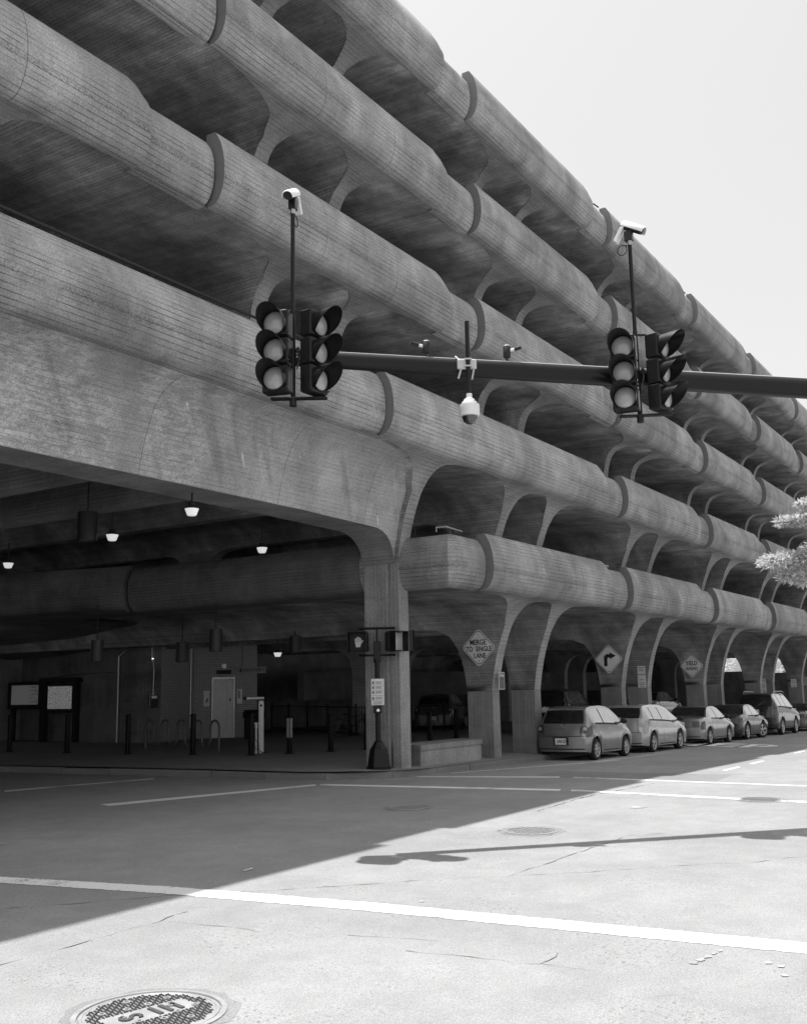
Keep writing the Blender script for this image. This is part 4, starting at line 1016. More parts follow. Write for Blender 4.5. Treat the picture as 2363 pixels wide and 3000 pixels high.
# parking meters
def meter(x, label):
    e = empty('parking_meter', (x, 12.85, swz(x, 12.85)), 0, label, 'parking meter', 'parking meters along the kerb')
    mb = MB(); mb.tube([(0, 0, 0), (0, 0, 1.05)], .03, 8); mb.obj('post', M['blackmetal'], e, 40)
    mb = MB(); mb.box(-.08, .08, -.09, .09, 1.05, 1.32, .02); mb.lathe([(.088, 1.32), (.08, 1.38), (.04, 1.42), (0, 1.43)], 12); mb.obj('head', M['steel'], e, 40)
meter(36.9, 'parking meter between the second and third parked cars'); meter(50.8, 'parking meter beside the large sport utility vehicle')

# ------------------------------------------------------------------ mast arm and traffic signals
AP = [Vector((10.39, 8.41, 6.45)), Vector((16.26, 2.95, 6.45))]
adir = (AP[1] - AP[0]).normalized()
mast_base = AP[1] + adir * 3.0
e = empty('signal_mast', (mast_base.x, mast_base.y, 0), 0, 'thick black horizontal mast arm crossing the picture with traffic lights', 'mast')
mb = MB(); L_ = (mast_base - AP[0]).length; q0 = AP[0] - Vector(e.location)
mb.tube([tuple(q0 + adir * s_) for s_ in (0, L_ * .5, L_)], [.115, .15, .18], 16)
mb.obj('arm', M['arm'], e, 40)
mb = MB(); mb.tube([tuple(q0 - adir * .03), tuple(q0)], .125, 16); mb.obj('end_cap', M['black'], e, 40)
mb = MB(); mb.tube([(0, 0, 0), (0, 0, mast_base.z + .5)], [.24, .18], 16); mb.tube([(0, 0, 0), (0, 0, .3)], .36, 8); mb.obj('pole', M['black'], e, 40)
Lk = {'lens': M['lens']}
def head(parent, loc, rz, nsec=3, s=.385):
    """one three-section signal face, lenses looking along local -Y"""
    h = empty('signal_head', loc, rz); h.parent = parent
    w = .185
    for i in range(nsec):
        z = -i * s
        mb = MB(); mb.box(-w, w, 0.0, .20, z - s + .006, z - .006, .02); sec = mb.obj('housing', M['black'], h)
        cz = z - s / 2
        mb = MB(); mb.lathe([(.172, .0), (.172, -.018), (.158, -.02), (.158, 0)], 32, (0, 0, cz), 'y'); mb.obj('door_ring', M['black'], sec, 40)
        mb = MB(); mb.lathe([(.156, -.005), (.13, -.028), (.09, -.044), (.045, -.053), (0.0001, -.056)], 32, (0, 0, cz), 'y'); mb.obj('lens', M['lens'], sec, 60)
        mb = MB(); rows = []
        rad = .170; thk = .003
        for k in range(29):
            th = (k / 28 - .5) * 2 * R(138); c_ = math.cos(th / 2); ln = .02 + .31 * max(0, (math.cos(th) + .72) / 1.72) ** .75
            fl = 1.08
            sx, sz = math.sin(th), math.cos(th)
            rows.append([(rad * sx, 0, cz + rad * sz), (rad * 1.07 * sx, -ln * .5, cz + rad * 1.07 * sz), (rad * fl * sx, -ln, cz + rad * fl * sz), ((rad * fl - thk) * sx, -ln, cz + (rad * fl - thk) * sz), ((rad - thk) * sx, 0, cz + (rad - thk) * sz)])
        mb.grid(rows); mb.obj('visor', M['black'], sec, 50)
        for bx_, bz_ in ((w, z - .06), (w, z - s + .06)):
            mb = MB(); mb.lathe([(.012, -.02), (.012, .02), (0, .021)], 8, (bx_, .01, bz_), 'y'); mb.obj('wing_bolt', M['chrome'], sec)
    return h
def signal(c, yaw, label, camyaw, hoodlab, dz=0., ck=1.):
    """c = point on arm; heads hang either side of a vertical pole"""
    e = empty('traffic_signal', c, yaw, label, 'traffic light')
    mb = MB(); mb.tube([(0, 0, -.66), (0, 0, .68)], .035, 10); mb.tube([(0, 0, .68), (0, 0, 2.05)], .030, 10); mb.obj('pole', M['black'], e, 40)
    mb = MB()
    mb.tube([(-.30, -.10, .60), (-.02, 0, .62), (.34, .0, .60)], .018, 8); mb.box(-.30, .46, -.05, .05, -.63, -.60, .008); mb.tube([(0, 0, -.72), (0, 0, -.6)], .05, 10); mb.tube([(-.3, 0, .6), (-.3, 0, .56)], .02, 6); mb.obj('bracket', M['black'], e, 30)
    mb = MB(); mb.box(-.05, .06, .02, .12, -.03, .03); mb.box(-.05, .06, .02, .12, .08, .12); mb.tube([(.07, .02, .12), (.09, .02, -.02), (.05, .02, -.2)], .012, 6); mb.lathe([(.03, -.05), (.03, .05), (0, .06)], 10, (.07, 0, .06), 'y'); mb.obj('clamp', M['steel'], e)
    head(e, (-.225, -.2, .575), R(-16)); head(e, (.37, -.12, .575), R(55))
    mb = MB(); mb.tube([(.04, .06, .02), (.1, .0, -.12), (.16, -.06, -.2), (.22, -.06, -.1), (.24, -.04, .02)], .011, 6, False); mb.tube([(-.02, .06, .1), (-.06, -.0, .24), (-.12, -.08, .3), (-.15, -.1, .2)], .010, 6, False); mb.obj('cable', M['rubber'], e, 60)
    # detector camera on top
    d = empty('detection_camera', (0, 0, 2.05)); d.parent = None
    d.location = Vector(c) + Vector((0, 0, 2.05)); d.rotation_euler = (0, 0, camyaw); tag(d, hoodlab, 'camera'); d.scale = (.86, .86, .86)
    def tilt(mb_):
        c_, s_ = math.cos(R(30)), math.sin(R(30)); mb_.v = [(v[0], v[1] * c_ - (v[2] - .25) * s_ * 1, .25 + (v[2] - .25) * c_ + v[1] * s_) for v in mb_.v]; return mb_
    mb = MB(); rows = []
    for yy, r_ in ((-.27, .09), (-.25, .10), (-.05, .105), (.12, .105), (.16, .09)):
        rows.append([(r_ * math.sin(a), yy, .30 + r_ * math.cos(a)) for a in [R(x) for x in range(-100, 101, 20)]])
    mb.grid(rows)
    rows2 = [[(p_[0] * .93, p_[1], p_[2] - .006) for p_ in r__] for r__ in rows]; mb.grid(rows2); mb.grid([rows[0], rows2[0]]); mb.grid([rows[-1], rows2[-1]])
    tilt(mb).obj('sun_hood', M['white'], d, 50)
    mb = MB(); mb.box(-.075, .075, .10, .16, -.02, .26, .01); tilt(mb).obj('rear_cover', M['white'], d)
    mb = MB(); mb.lathe([(.075, -.22), (.078, .10), (0, .1)], 16, (0, 0, .32), 'y'); mb.lathe([(.075, -.22), (0, -.218)], 16, (0, 0, .32), 'y'); tilt(mb).obj('camera_body', M['mattblack'], d, 40)
    mb = MB(); mb.box(-.06, .06, -.06, .08, .06, .24, .01); mb.obj('mount', M['blackmetal'], d)
    mb = MB(); mb.tube([(0, 0, -.02), (0, 0, .07)], .045, 10); mb.obj('collar', M['steel'], d, 40)
    mb = MB(); mb.tube([(.0, .14, .02)] + [(.0, .14 + .085 * math.sin(a), -.08 + .085 * math.cos(a) * 1.1) for a in [k * 6.283 / 14 for k in range(15)]] + [(.0, .03, -.02)], .009, 6); mb.obj('cable', M['rubber'], d, 60)
    return e
SIGS = [((10.29, 8.34, 6.45), (14.0, 4.86, 6.45))]
(s1, s2) = SIGS[0]
yaw0 = math.atan2(-right.x * 0 + right.y, right.x)        # roughly facing the camera
signal(s1, yaw0, 'left pair of black three lens traffic lights at the arm end', yaw0 + R(-14), 'white hooded detection camera on the pole above the left traffic lights')
signal(s2, yaw0 + R(-6), 'right pair of black three lens traffic lights on the mast arm', yaw0 + R(60), 'white hooded detection camera above the right traffic lights, against the sky')
# dome camera
dc = Vector((12.2, 6.72, 6.45))
e = empty('dome_camera', dc, yaw0, 'white dome surveillance camera hanging below the arm on a black pole', 'camera')
mb = MB(); mb.tube([(0, -.2, -.42), (0, -.2, .62)], .032, 10); mb.obj('pole', M['black'], e, 40)
mb = MB(); mb.lathe([(.0, -.44), (.042, -.44), (.042, -.50), (.075, -.52), (.08, -.545), (.105, -.56), (.11, -.59), (.138, -.60), (.142, -.74), (.13, -.76), (.11, -.765)], 28, (0, -.2, 0)); mb.obj('housing', M['white'], e, 40)
mb = MB(); mb.lathe([(.112, -.76), (.105, -.80), (.08, -.845), (.045, -.87), (0, -.878)], 28, (0, -.2, 0)); mb.obj('dome', M['darkglass'], e, 60)
bk_ = plain('pale_cast_bracket', .55, .5)
mb = MB(); mb.box(-.15, .12, -.19, -.14, -.07, .07, .01); mb.obj('bracket', bk_, e)
mb = MB(); mb.box(-.05, .05, -.245, -.19, -.05, -.03); mb.box(-.05, .05, -.245, -.19, .05, .07); mb.obj('bracket_strap', bk_, e)
for pp_ in ([(-.1, -.17, -.07), (-.14, -.15, -.2)], [(.08, -.17, -.07), (.05, -.15, -.22)], [(-.12, -.17, .06), (-.17, -.1, .14)]):
    mb = MB(); mb.tube(pp_, .014, 6); mb.obj('bracket_arm', bk_, e)
def detector(p, rz, label, flip):
    e = empty('beacon_detector', p, rz, label, 'detector')
    mb = MB(); mb.tube([(0, 0, 0), (0, 0, .07)], .022, 8); mb.obj('stem', M['blackmetal'], e)
    mb = MB(); mb.lathe([(0, .06), (.05, .065), (.055, .1), (.055, .22), (.045, .235), (0, .236)], 16); mb.obj('body', M['mattblack'], e, 40)
    mb = MB(); mb.lathe([(.047, .237), (.04, .246), (0, .248)], 16); mb.obj('top_cap', M['white'], e, 50)
    mb = MB(); s_ = -1 if flip else 1; mb.tube([(s_ * .05, 0, .17), (s_ * .11, -.02, .18)], .022, 10); mb.obj('collar', M['white'], e, 40)
    mb = MB(); mb.tube([(s_ * .11, -.02, .18), (s_ * .2, -.05, .2)], [.03, .026], 10, False); mb.obj('hood', M['mattblack'], e, 40)
DET = [((11.77, 7.13, 6.57), True), ((12.65, 6.31, 6.58), False)]
detector(DET[0][0], yaw0, 'small black detector on the arm left of the dome camera', True)
detector(DET[1][0], yaw0, 'small black detector on the arm right of the dome camera', False)
# ------------------------------------------------------------------ cars
def interp(tab, x):
    if x <= tab[0][0]: return tab[0][1]
    for a, b in zip(tab, tab[1:]):
        if x <= b[0]:
            t_ = (x - a[0]) / (b[0] - a[0] + 1e-9); return a[1] + (b[1] - a[1]) * t_
    return tab[-1][1]
def sm(tab, x, w=.02): return (interp(tab, x - w) + 2 * interp(tab, x) + interp(tab, x + w)) / 4
STY = {
 'hatch': dict(top=[(0, .60), (.008, .84), (.022, .98), (.05, 1.16), (.085, 1.38), (.11, 1.44), (.2, 1.49), (.4, 1.51), (.52, 1.48), (.6, 1.41), (.68, 1.24), (.765, 1.02), (.9, .86), (.97, .74), (1, .52)],
    belt=[(0, .86), (.1, .99), (.5, .95), (.74, .93), (1, .62)], rear=(.026, .086), wind=(.60, .76), sides=[(.15, .315), (.335, .60)], pil=.55),
 'wagon': dict(top=[(0, .62), (.006, .95), (.016, 1.12), (.05, 1.30), (.075, 1.48), (.10, 1.53), (.25, 1.57), (.45, 1.56), (.58, 1.47), (.68, 1.26), (.79, 1.03), (.92, .84), (.98, .70), (1, .5)],
    belt=[(0, .92), (.1, 1.04), (.5, .98), (.78, .92), (1, .6)], rear=(.018, .072), wind=(.60, .79), sides=[(.10, .19), (.205, .375), (.39, .62)], pil=.55),
 'sedan': dict(top=[(0, .60), (.006, .88), (.02, .985), (.10, 1.02), (.15, 1.04), (.225, 1.27), (.28, 1.39), (.36, 1.425), (.48, 1.425), (.56, 1.36), (.64, 1.18), (.705, 1.01), (.85, .90), (.96, .76), (1, .52)],
    belt=[(0, .84), (.15, .96), (.5, .93), (.70, .90), (1, .62)], rear=(.155, .27), wind=(.565, .70), sides=[(.24, .40), (.415, .60)], pil=.55),
 'suv': dict(top=[(0, .70), (.006, 1.0), (.015, 1.20), (.045, 1.55), (.07, 1.74), (.12, 1.80), (.3, 1.83), (.5, 1.81), (.58, 1.72), (.66, 1.48), (.72, 1.24), (.86, 1.14), (.96, 1.0), (1, .62)],
    belt=[(0, 1.1), (.1, 1.20), (.5, 1.14), (.72, 1.08), (1, .8)], rear=(.018, .06), wind=(.585, .715), sides=[(.075, .20), (.22, .385), (.40, .60)], pil=.55),
}
def car(name, label, cat, style, x, y, z, rz, L, W, wb, wr, paint, ro=None, hk=1., plate=None, steer=0, chrome=True, light=M['lens'], antenna=True, roofrails=False, cheap=False, tilt=0.):
    st = STY[style]; e = empty(name, (x, y, z), rz, label, cat, 'cars parked along the kerb' if not cheap else 'cars parked inside the garage')
    e.rotation_euler = (0, tilt, rz)
    ro = ro if ro is not None else (L - wb) * .44; ax = (ro, ro + wb); hw = W / 2; clr = .20 if style != 'suv' else .30
    def zt(t_): return sm(st['top'], t_, .006) * hk
    def zb(xx):
        zz = clr + .04 * max(0, 1 - xx / .4) + .04 * max(0, (xx - L + .4) / .4)
        for a in ax:
            d = abs(xx - a)
            if d < wr + .07: zz = max(zz, math.sqrt(max((wr + .07) ** 2 - d * d, 0)) + wr)
        return zz
    def plan(t_): 
        xx = t_ * L; r_ = .30; k = 1.
        if xx < r_: k = .84 + .16 * math.sqrt(max(0, 1 - (1 - xx / r_) ** 2))
        if L - xx < .55: k = min(k, .76 + .24 * math.sqrt(max(0, 1 - (1 - (L - xx) / .55) ** 2)))
        return k
    def section(t_):
        xx = t_ * L; k = plan(t_); top = zt(t_); be = min(interp(st['belt'], t_) * hk, top - .03); b = zb(xx); hc = max(0., top - be)
        w0 = hw * k
        if b > be - .05: b = be - .05
        yr = w0 * .955 - .40 * max(0, hc - .03) - .02
        if hc < .1: yr = w0 * .90
        S_ = []
        mid = max(b + .02, min(.62 * hk, be - .06))
        for q in (0, .35, .7): S_.append((w0 * (.955 + .045 * q ** .5), b + (mid - b) * q))
        for q in (0, .5): S_.append((w0 * (1.0 - .012 * q), mid + (be - mid) * q))
        S_.append((w0 * .965, be))                                   # 5: belt
        zr = be + max(hc - .055, hc * .45); 
        for q in (.1, .32, .55, .78, .92): S_.append((w0 * .965 + (yr - w0 * .965) * (q ** 1.15), be + (zr - be) * q))   # 6-10
        S_.append((yr - .012, be + hc * .965 if hc > .1 else be + hc * .8))      # 11
        for q in (.9, .72, .48, .24, 0): S_.append((yr * q, top - (top - be) * .035 * q * q if hc > .1 else top - .03 * q * q))   # 12-16
        return S_
    def bow(p):
        xx, yy, zz = p; q = 1 - min(1, (yy / hw) ** 2)
        xx = xx - .13 * q * math.exp(-xx / .45) + .22 * q * math.exp(-(L - xx) / .6); return (xx, yy, zz)
    ts = sorted(set([0, .003, .008, .014, .02, .028, .038, .05, .062, .075, .088, .1, .115, .13, .15] + [i / 64 for i in range(10, 61)] + [.955, .97, .98, .99, .996, 1.] + [v for s_ in st['sides'] for v in s_] + list(st['rear']) + list(st['wind'])))
    secs = [section(t_) for t_ in ts]; n = len(secs[0])
    bodym = MB(); glass = {'rear_window': MB(), 'windscreen': MB()}; 
    for i in range(len(st['sides']) * 2): glass['side_window%d' % i] = MB()
    pillar = MB(); s0_, s1_ = st['sides'][0][0], st['sides'][-1][1]
    for i in range(len(ts) - 1):
        tm = (ts[i] + ts[i + 1]) / 2
        for j in range(n - 1):
            for sg in (1, -1):
                q = [bow((ts[i] * L, sg * secs[i][j][0], secs[i][j][1])), bow((ts[i + 1] * L, sg * secs[i + 1][j][0], secs[i + 1][j][1])), bow((ts[i + 1] * L, sg * secs[i + 1][j + 1][0], secs[i + 1][j + 1][1])), bow((ts[i] * L, sg * secs[i][j + 1][0], secs[i][j + 1][1]))]
                if sg < 0: q = q[::-1]
                tgt = bodym
                if j >= 12 and st['rear'][0] <= tm <= st['rear'][1]: tgt = glass['rear_window']
                elif j >= 12 and st['wind'][0] <= tm <= st['wind'][1]: tgt = glass['windscreen']
                elif 5 <= j <= 9 and s0_ <= tm <= s1_ and zt(tm) - interp(st['belt'], tm) * hk > .16:
                    tgt = pillar
                    for w_, (a, b) in enumerate(st['sides']):
                        if a <= tm <= b and j >= 6: tgt = glass['side_window%d' % (w_ * 2 + (sg > 0))]
                tgt.quad(*q)
    # end caps
    for t_ in (0., 1.):
        s_ = section(t_); x_ = t_ * L
        rows = [[bow((x_, y_ * k, z_)) for k in (-1, -.75, -.5, -.25, 0, .25, .5, .75, 1)] for y_, z_ in s_]
        bodym.grid(rows)
    bd = bodym.obj('body', paint, e, 32)
    for k, mb in glass.items():
        if mb.f: mb.obj(k.rstrip('0123456789'), M['sideglass'] if k.startswith('side') else M['darkglass'], e, 40)
    pillar.obj('window_frame', M['mattblack'], e, 40)
    mb = MB(); mb.box(.12, L - .15, -hw + .10, hw - .10, clr - .02, .62 * hk); mb.obj('underbody', M['mattblack'], e)
    def P(t_, s_, off=.006):
        S_ = section(t_); i = int(s_); f_ = s_ - i; a, b = S_[i], S_[min(i + 1, n - 1)]
        return t_ * L, a[0] + (b[0] - a[0]) * f_, a[1] + (b[1] - a[1]) * f_
    def patch(name_, t0, t1, s0, s1, mat, off=.008, nt=6, ns=5, both=True, parent=e):
        for sg in ((1, -1) if both else (-1,)):
            mb = MB(); rows = []
            for i in range(nt + 1):
                r_ = []
                for j in range(ns + 1):
                    xx, yy, zz = P(t0 + (t1 - t0) * i / nt, s0 + (s1 - s0) * j / ns); xx, yy, zz = bow((xx, sg * yy, zz))
                    yy += sg * off; xx -= off * (1 if t0 < .2 else (-1 if t0 > .8 else 0)); r_.append((xx, yy, zz))
                rows.append(r_)
            mb.grid(rows); mb.obj(name_, mat, parent, 40)
    def rearpt(yy, zz):      # x on the rear surface at height zz
        lo, hi = 0., .12
        for _ in range(24):
            m_ = (lo + hi) / 2
            if zt(m_) < zz: lo = m_
            else: hi = m_
        return bow((lo * L, yy, zz))[0]
    # lights
    if style == 'hatch': patch('tail_light', .006, .024, 5.0, 12.5, M['tail']); patch('reversing_light', .010, .016, 6.5, 11.8, M['tailclear'], .014)
    elif style == 'wagon': patch('tail_light', .005, .015, 5.0, 12.0, M['tailclear'])
    elif style == 'suv': patch('tail_light', .004, .012, 5.0, 12.2, M['tail'])
    if style == 'hatch': patch('tail_light', .004, .075, 3.2, 5.2, M['tail'])
    elif style == 'wagon': patch('tail_light', .004, .055, 3.0, 6.0, M['tailclear'])
    elif style == 'sedan': patch('tail_light', .001, .05, 2.6, 4.9, M['tail'])
    else: patch('tail_light', .003, .045, 3.6, 5.0, M['tail'])
    if style == 'sedan':
        for sg in (1, -1):
            mb = MB(); mb.grid([[bow((-.012, sg * y_, z_)) for y_ in (hw * .52, hw * .62, hw * .72, hw * .83)] for z_ in (.66, .72, .80, .86)]); mb.obj('tail_light', M['tail'], e)
    if style in ('hatch', 'wagon', 'suv'):
        # seams of the tailgate and a shadow gap under the window
        z0_ = (.93 if style == 'hatch' else 1.08 if style == 'wagon' else 1.24) * hk
        for sg in (1, -1):
            mb = MB(); mb.grid([[(rearpt(sg * hw * k_, z_) - .008, sg * hw * (k_ + q_), z_) for q_ in (0, .012)] for z_, k_ in ((.66 * hk, .70), (.74 * hk, .705), (.82 * hk, .69), (z0_, .68))]); mb.obj('tailgate_seam', M['mattblack'], e)
        mb = MB(); mb.tube([(rearpt(0, z0_) - .03, -.14, z0_ - .07), (rearpt(0, z0_) - .03, .14, z0_ - .07)], .012, 6); mb.obj('tailgate_handle', M['chrome'], e)
    patch('headlight', .93, .985, 3.2, 4.6, M['lens'])
    # door seams, bumper seam
    for t_ in ([.325, .60] if style == 'hatch' else [.2, .385, .62]): patch('door_seam', t_, t_ + .0018, .6, 5.6, M['mattblack'], .002, 1, 8)
    patch('sill_trim', .3, .66, .25, .45, M['mattblack'], .004, 8, 1)
    if style in ('sedan', 'wagon', 'suv'): patch('side_moulding', .26, .70, 2.1, 2.35, paint, .012, 8, 1)
    for t_ in ([.40] if style == 'hatch' else [.25, .44]):
        for sg in (1, -1):
            xx, yy, zz = P(t_, 4.3); mb = MB(); mb.box(xx, xx + .17, sg * yy - .015, sg * yy + .02 if sg > 0 else sg * yy + .015, zz, zz + .028, .006); mb.obj('door_handle', paint, e)
    # rear details
    pz = .52 if style != 'sedan' else .76
    if style == 'suv': pz = 1.02
    if style == 'wagon': pz = .86
    px = rearpt(0, pz)
    pl = empty('number_plate', (px - .02, 0, pz * hk)); pl.parent = e
    mb = MB(); mb.box(-.012, 0, -.165, .165, -.085, .085, .004); mb.obj('plate', M['signwhite'], pl)
    mb = MB(); mb.box(-.002, .012, -.22, .22, -.10, .12); mb.obj('plate_recess', M['mattblack'] if style == 'hatch' else paint, pl)
    if plate: inst('lettering', text_mesh(plate, .12, M['ink'], sx=.8), pl, (-.0145, -.03, .0), (R(90), 0, R(-90)))
    mb = MB(); mb.lathe([(.055, 0), (.05, -.012), (.035, -.012), (.032, -.002)], 16, (rearpt(0, 1.0 * hk if style != 'sedan' else .9) - .01, 0, (.93 if style == 'hatch' else (.92 if style == 'sedan' else 1.1)) * hk), 'x'); mb.obj('emblem', M['chrome'], e)
    if style in ('hatch', 'wagon', 'suv'):
        zz = (1.02 if style == 'hatch' else 1.15 if style == 'wagon' else 1.28) * hk; xx = rearpt(0, zz)
        mb = MB(); mb.tube([(xx - .02, -.08, zz - .04), (rearpt(.0, zz + .07) - .03, .02, zz + .05), (rearpt(.4, zz + .07) - .03, .38, zz + .05)], .012, 6); mb.obj('rear_wiper', M['rubber'], e)
    bz_ = (.40 if style != 'suv' else .52) * hk
    mb = MB(); mb.grid([[bow((-.022, y_ * hw * .84, z_)) for y_ in (-1, -.8, -.5, 0, .5, .8, 1)] for z_ in (bz_ - .10, bz_ - .07)]); mb.obj('bumper_crease', M['mattblack'], e)
    mb = MB(); mb.grid([[bow((-.006, y_ * hw * .83, z_)) for y_ in (-1, -.8, -.5, 0, .5, .8, 1)] for z_ in (.655 * hk, .668 * hk)]); mb.obj('hatch_seam', M['mattblack'], e)
    # mirrors
    for sg in (1, -1):
        xx = st['wind'][1] * L - .28; mb = MB(); yb_ = hw * .95; bz2 = interp(st['belt'], .7) * hk
        mb.lathe([(0, -.055), (.07, -.05), (.095, 0), (.085, .05), (0, .085)], 12, (0, 0, 0), 'x')
        mb.v = [(v[0] * .9 + xx, v[1] * 1.15 + sg * (yb_ + .12), v[2] * .8 + bz2 + .10) for v in mb.v]
        mb.tube([(xx, sg * yb_ * .93, bz2 + .05), (xx, sg * (yb_ + .08), bz2 + .08)], .025, 6); mb.obj('wing_mirror', M['mattblack'], e, 50)
    if antenna:
        mb = MB(); xx = .2 * L; mb.tube([(xx, 0, zt(.2)), (xx - .22, 0, zt(.2) + .30)], .007, 5); mb.tube([(xx, 0, zt(.2) - .02), (xx - .02, 0, zt(.2) + .03)], .025, 8); mb.obj('antenna', M['mattblack'], e)
    if roofrails:
        for sg in (1, -1):
            mb = MB(); mb.tube([(.12 * L, sg * hw * .72, zt(.12) - .02), (.15 * L, sg * hw * .72, zt(.15) + .07), (.5 * L, sg * hw * .72, zt(.5) + .07), (.54 * L, sg * hw * .72, zt(.54))], .02, 8); mb.obj('roof_rail', M['steel'], e, 40)
    # wheels
    for i, a in enumerate(ax):
        for sg in (1, -1):
            w = empty('wheel', (a, sg * (hw - .115), wr), R(steer) if i else 0); w.parent = e
            mb = MB(); mb.lathe([(wr * .66, -.095), (wr * .93, -.10), (wr, -.07), (wr, .07), (wr * .93, .10), (wr * .66, .095)], 28, (0, 0, 0), 'y'); mb.obj('tyre', M['rubber'], w, 40)
            mb = MB(); o = .06 * sg
            mb.lathe([(wr * .68, sg * .096), (wr * .63, sg * .085), (wr * .61, .05 * sg), (wr * .6, 0)], 28, (0, 0, 0), 'y'); mb.lathe([(wr * .6, .0), (0, 0)], 24, (0, 0, 0), 'y')
            mb.obj('brake_disc', M['mattblack'], w)
            mb = MB(); mb.lathe([(wr * .70, sg * .100), (wr * .62, sg * .092), (wr * .60, sg * .05)], 28, (0, 0, 0), 'y'); mb.lathe([(wr * .17, sg * .05), (wr * .15, sg * .09), (0, sg * .095)], 14, (0, 0, 0), 'y')
            ns_ = 5 if style != 'hatch' else 7
            for k in range(ns_):
                a_ = k * 6.2832 / ns_ + .3; w2 = .30 if style != 'hatch' else .24
                pts = [(wr * .12, -.35), (wr * .63, -w2), (wr * .63, w2), (wr * .12, .35)]
                f1 = [(r_ * math.cos(a_ + q * (1 if r_ < wr * .3 else 1)), sg * (.088 if r_ < wr * .3 else .078), r_ * math.sin(a_ + q)) for r_, q in pts]
                f2 = [(p_[0], p_[1] - sg * .03, p_[2]) for p_ in f1]
                mb.grid([f1, f2], loop_v=True); mb.poly(f1)
            mb.obj('rim', M['rim'], w, 30)
    return e
M['tail'] = plain('tail_lamp_glass', .06, .12, 0, .8); M['tailclear'] = plain('clear_tail_lamp_glass', .42, .12, 0, .8); M['rim'] = plain('alloy_rim', .48, .3, .6)
silver = carpaint('silver_car_paint', .34, .65); silver2 = carpaint('pale_silver_car_paint', .50, .6); champ = carpaint('champagne_car_paint', .34, .65); dark = carpaint('black_car_paint', .012, 0.); darkg = carpaint('dark_grey_car_paint', .016, 0.); grey = carpaint('mid_grey_car_paint', .2, .6)
# right wheels stand on y = 11.3
def park(name, label, cat, style, xr_axle, L, W, wb, wr, paint, **k):
    ro = (L - wb) * .44; y = 11.3 + W / 2 - .01; x = xr_axle - ro; sl = math.atan(.018)
    return car(name, label, cat, style, x, y, g(x), 0, L, W, wb, wr, paint, ro=ro, tilt=sl, **k)
park('hatchback_car', 'small silver hatchback with licence plate 1AKG7, nearest parked car', 'car', 'hatch', 27.35, 3.5, 1.62, 2.25, .29, silver, plate='1AKG7', hk=1.0)
park('wagon_car', 'tall light silver station wagon parked second in the row', 'car', 'wagon', 32.05, 4.3, 1.70, 2.6, .31, silver2, hk=.96)
park('sedan_car', 'pale silver sedan with dark tail lights, third parked car', 'car', 'sedan', 38.1, 4.3, 1.66, 2.5, .30, champ, antenna=False, hk=.98)
park('dark_sedan_car', 'shiny black sedan with its front wheels turned, fourth in the row', 'car', 'sedan', 43.3, 4.6, 1.78, 2.5, .34, dark, antenna=False, steer=-28, hk=1.0)
park('sport_utility_vehicle', 'large dark sport utility vehicle with roof rails, fifth in the row', 'car', 'suv', 49.4, 4.9, 1.88, 2.7, .38, darkg, antenna=False, roofrails=True, hk=1.05)
park('grey_car', 'grey car with black mirror at the right edge, beyond the tall dark vehicle', 'car', 'sedan', 55.6, 4.4, 1.75, 2.6, .32, grey, antenna=False)
car('parked_sedan', 'dim silver car inside the garage, seen above the second parked car', 'car', 'sedan', 47.2, 17.4, .1, 0, 4.4, 1.75, 2.6, .32, champ, cheap=True, antenna=False)
car('parked_wagon', 'dark car in the garage behind the nearest hatchback', 'car', 'suv', 34.5, 16.2, .1, R(8), 4.5, 1.75, 2.6, .32, darkg, cheap=True, antenna=False, hk=.93)
car('parked_hatchback', 'pale car in the garage behind the picket fence, left of the nearest column', 'car', 'hatch', 37.0, 22.5, .15, R(20), 3.9, 1.7, 2.5, .3, grey, cheap=True, antenna=False)
# ------------------------------------------------------------------ fences inside, bicycle
def fence(p, q, label, h=1.15, step=.13):
    p = Vector(p); q = Vector(q); L_ = (q - p).length; a = math.atan2((q - p).y, (q - p).x)
    e = empty('metal_fence', (p.x, p.y, .15), a, label, 'fence', 'black picket fences inside the ground floor')
    mb = MB(); mb.box(0, L_, -.018, .018, h - .06, h - .02); mb.obj('rail', M['black'], e)
    mb = MB(); mb.box(0, L_, -.018, .018, .12, .16); mb.obj('rail', M['black'], e)
    mb = MB(); mb.box(-.009, .009, -.009, .009, .05, h - .02); pm = mb.mesh('picket', M['black'])
    mb = MB(); mb.box(-.03, .03, -.03, .03, 0, h + .08); po = mb.mesh('post', M['black'])
    n_ = int(L_ / step)
    for i in range(n_ + 1):
        if i % 16 == 0: inst('post', po, e, (i * step, 0, 0))
        else: inst('picket', pm, e, (i * step, 0, 0))
fence((36.3, 30.7), (32.0, 22.9), 'black picket fence running from the elevator towards the corner column')
fence((32.0, 22.9), (38.5, 20.2), 'black picket fence behind the low bench and the nearest column')
e = empty('bicycle', (31.6, 23.4, .17), R(-60), 'dark bicycle leaning on the fence left of the corner column', 'bicycle')
for xx in (0, 1.02):
    w = empty('wheel', (xx, 0, .33)); w.parent = e
    mb = MB(); mb.tube([(.32 * math.cos(k * .2618), 0, .32 * math.sin(k * .2618)) for k in range(25)], .016, 6, False); mb.obj('tyre', M['rubber'], w, 60)
    mb = MB(); mb.tube([(.30 * math.cos(k * .2618), 0, .30 * math.sin(k * .2618)) for k in range(25)], .009, 6, False)
    for k in range(12): mb.tube([(0, 0, 0), (.3 * math.cos(k * .5236), 0, .3 * math.sin(k * .5236))], .002, 3, False)
    mb.obj('rim', M['steel'], w, 60)
mb = MB()
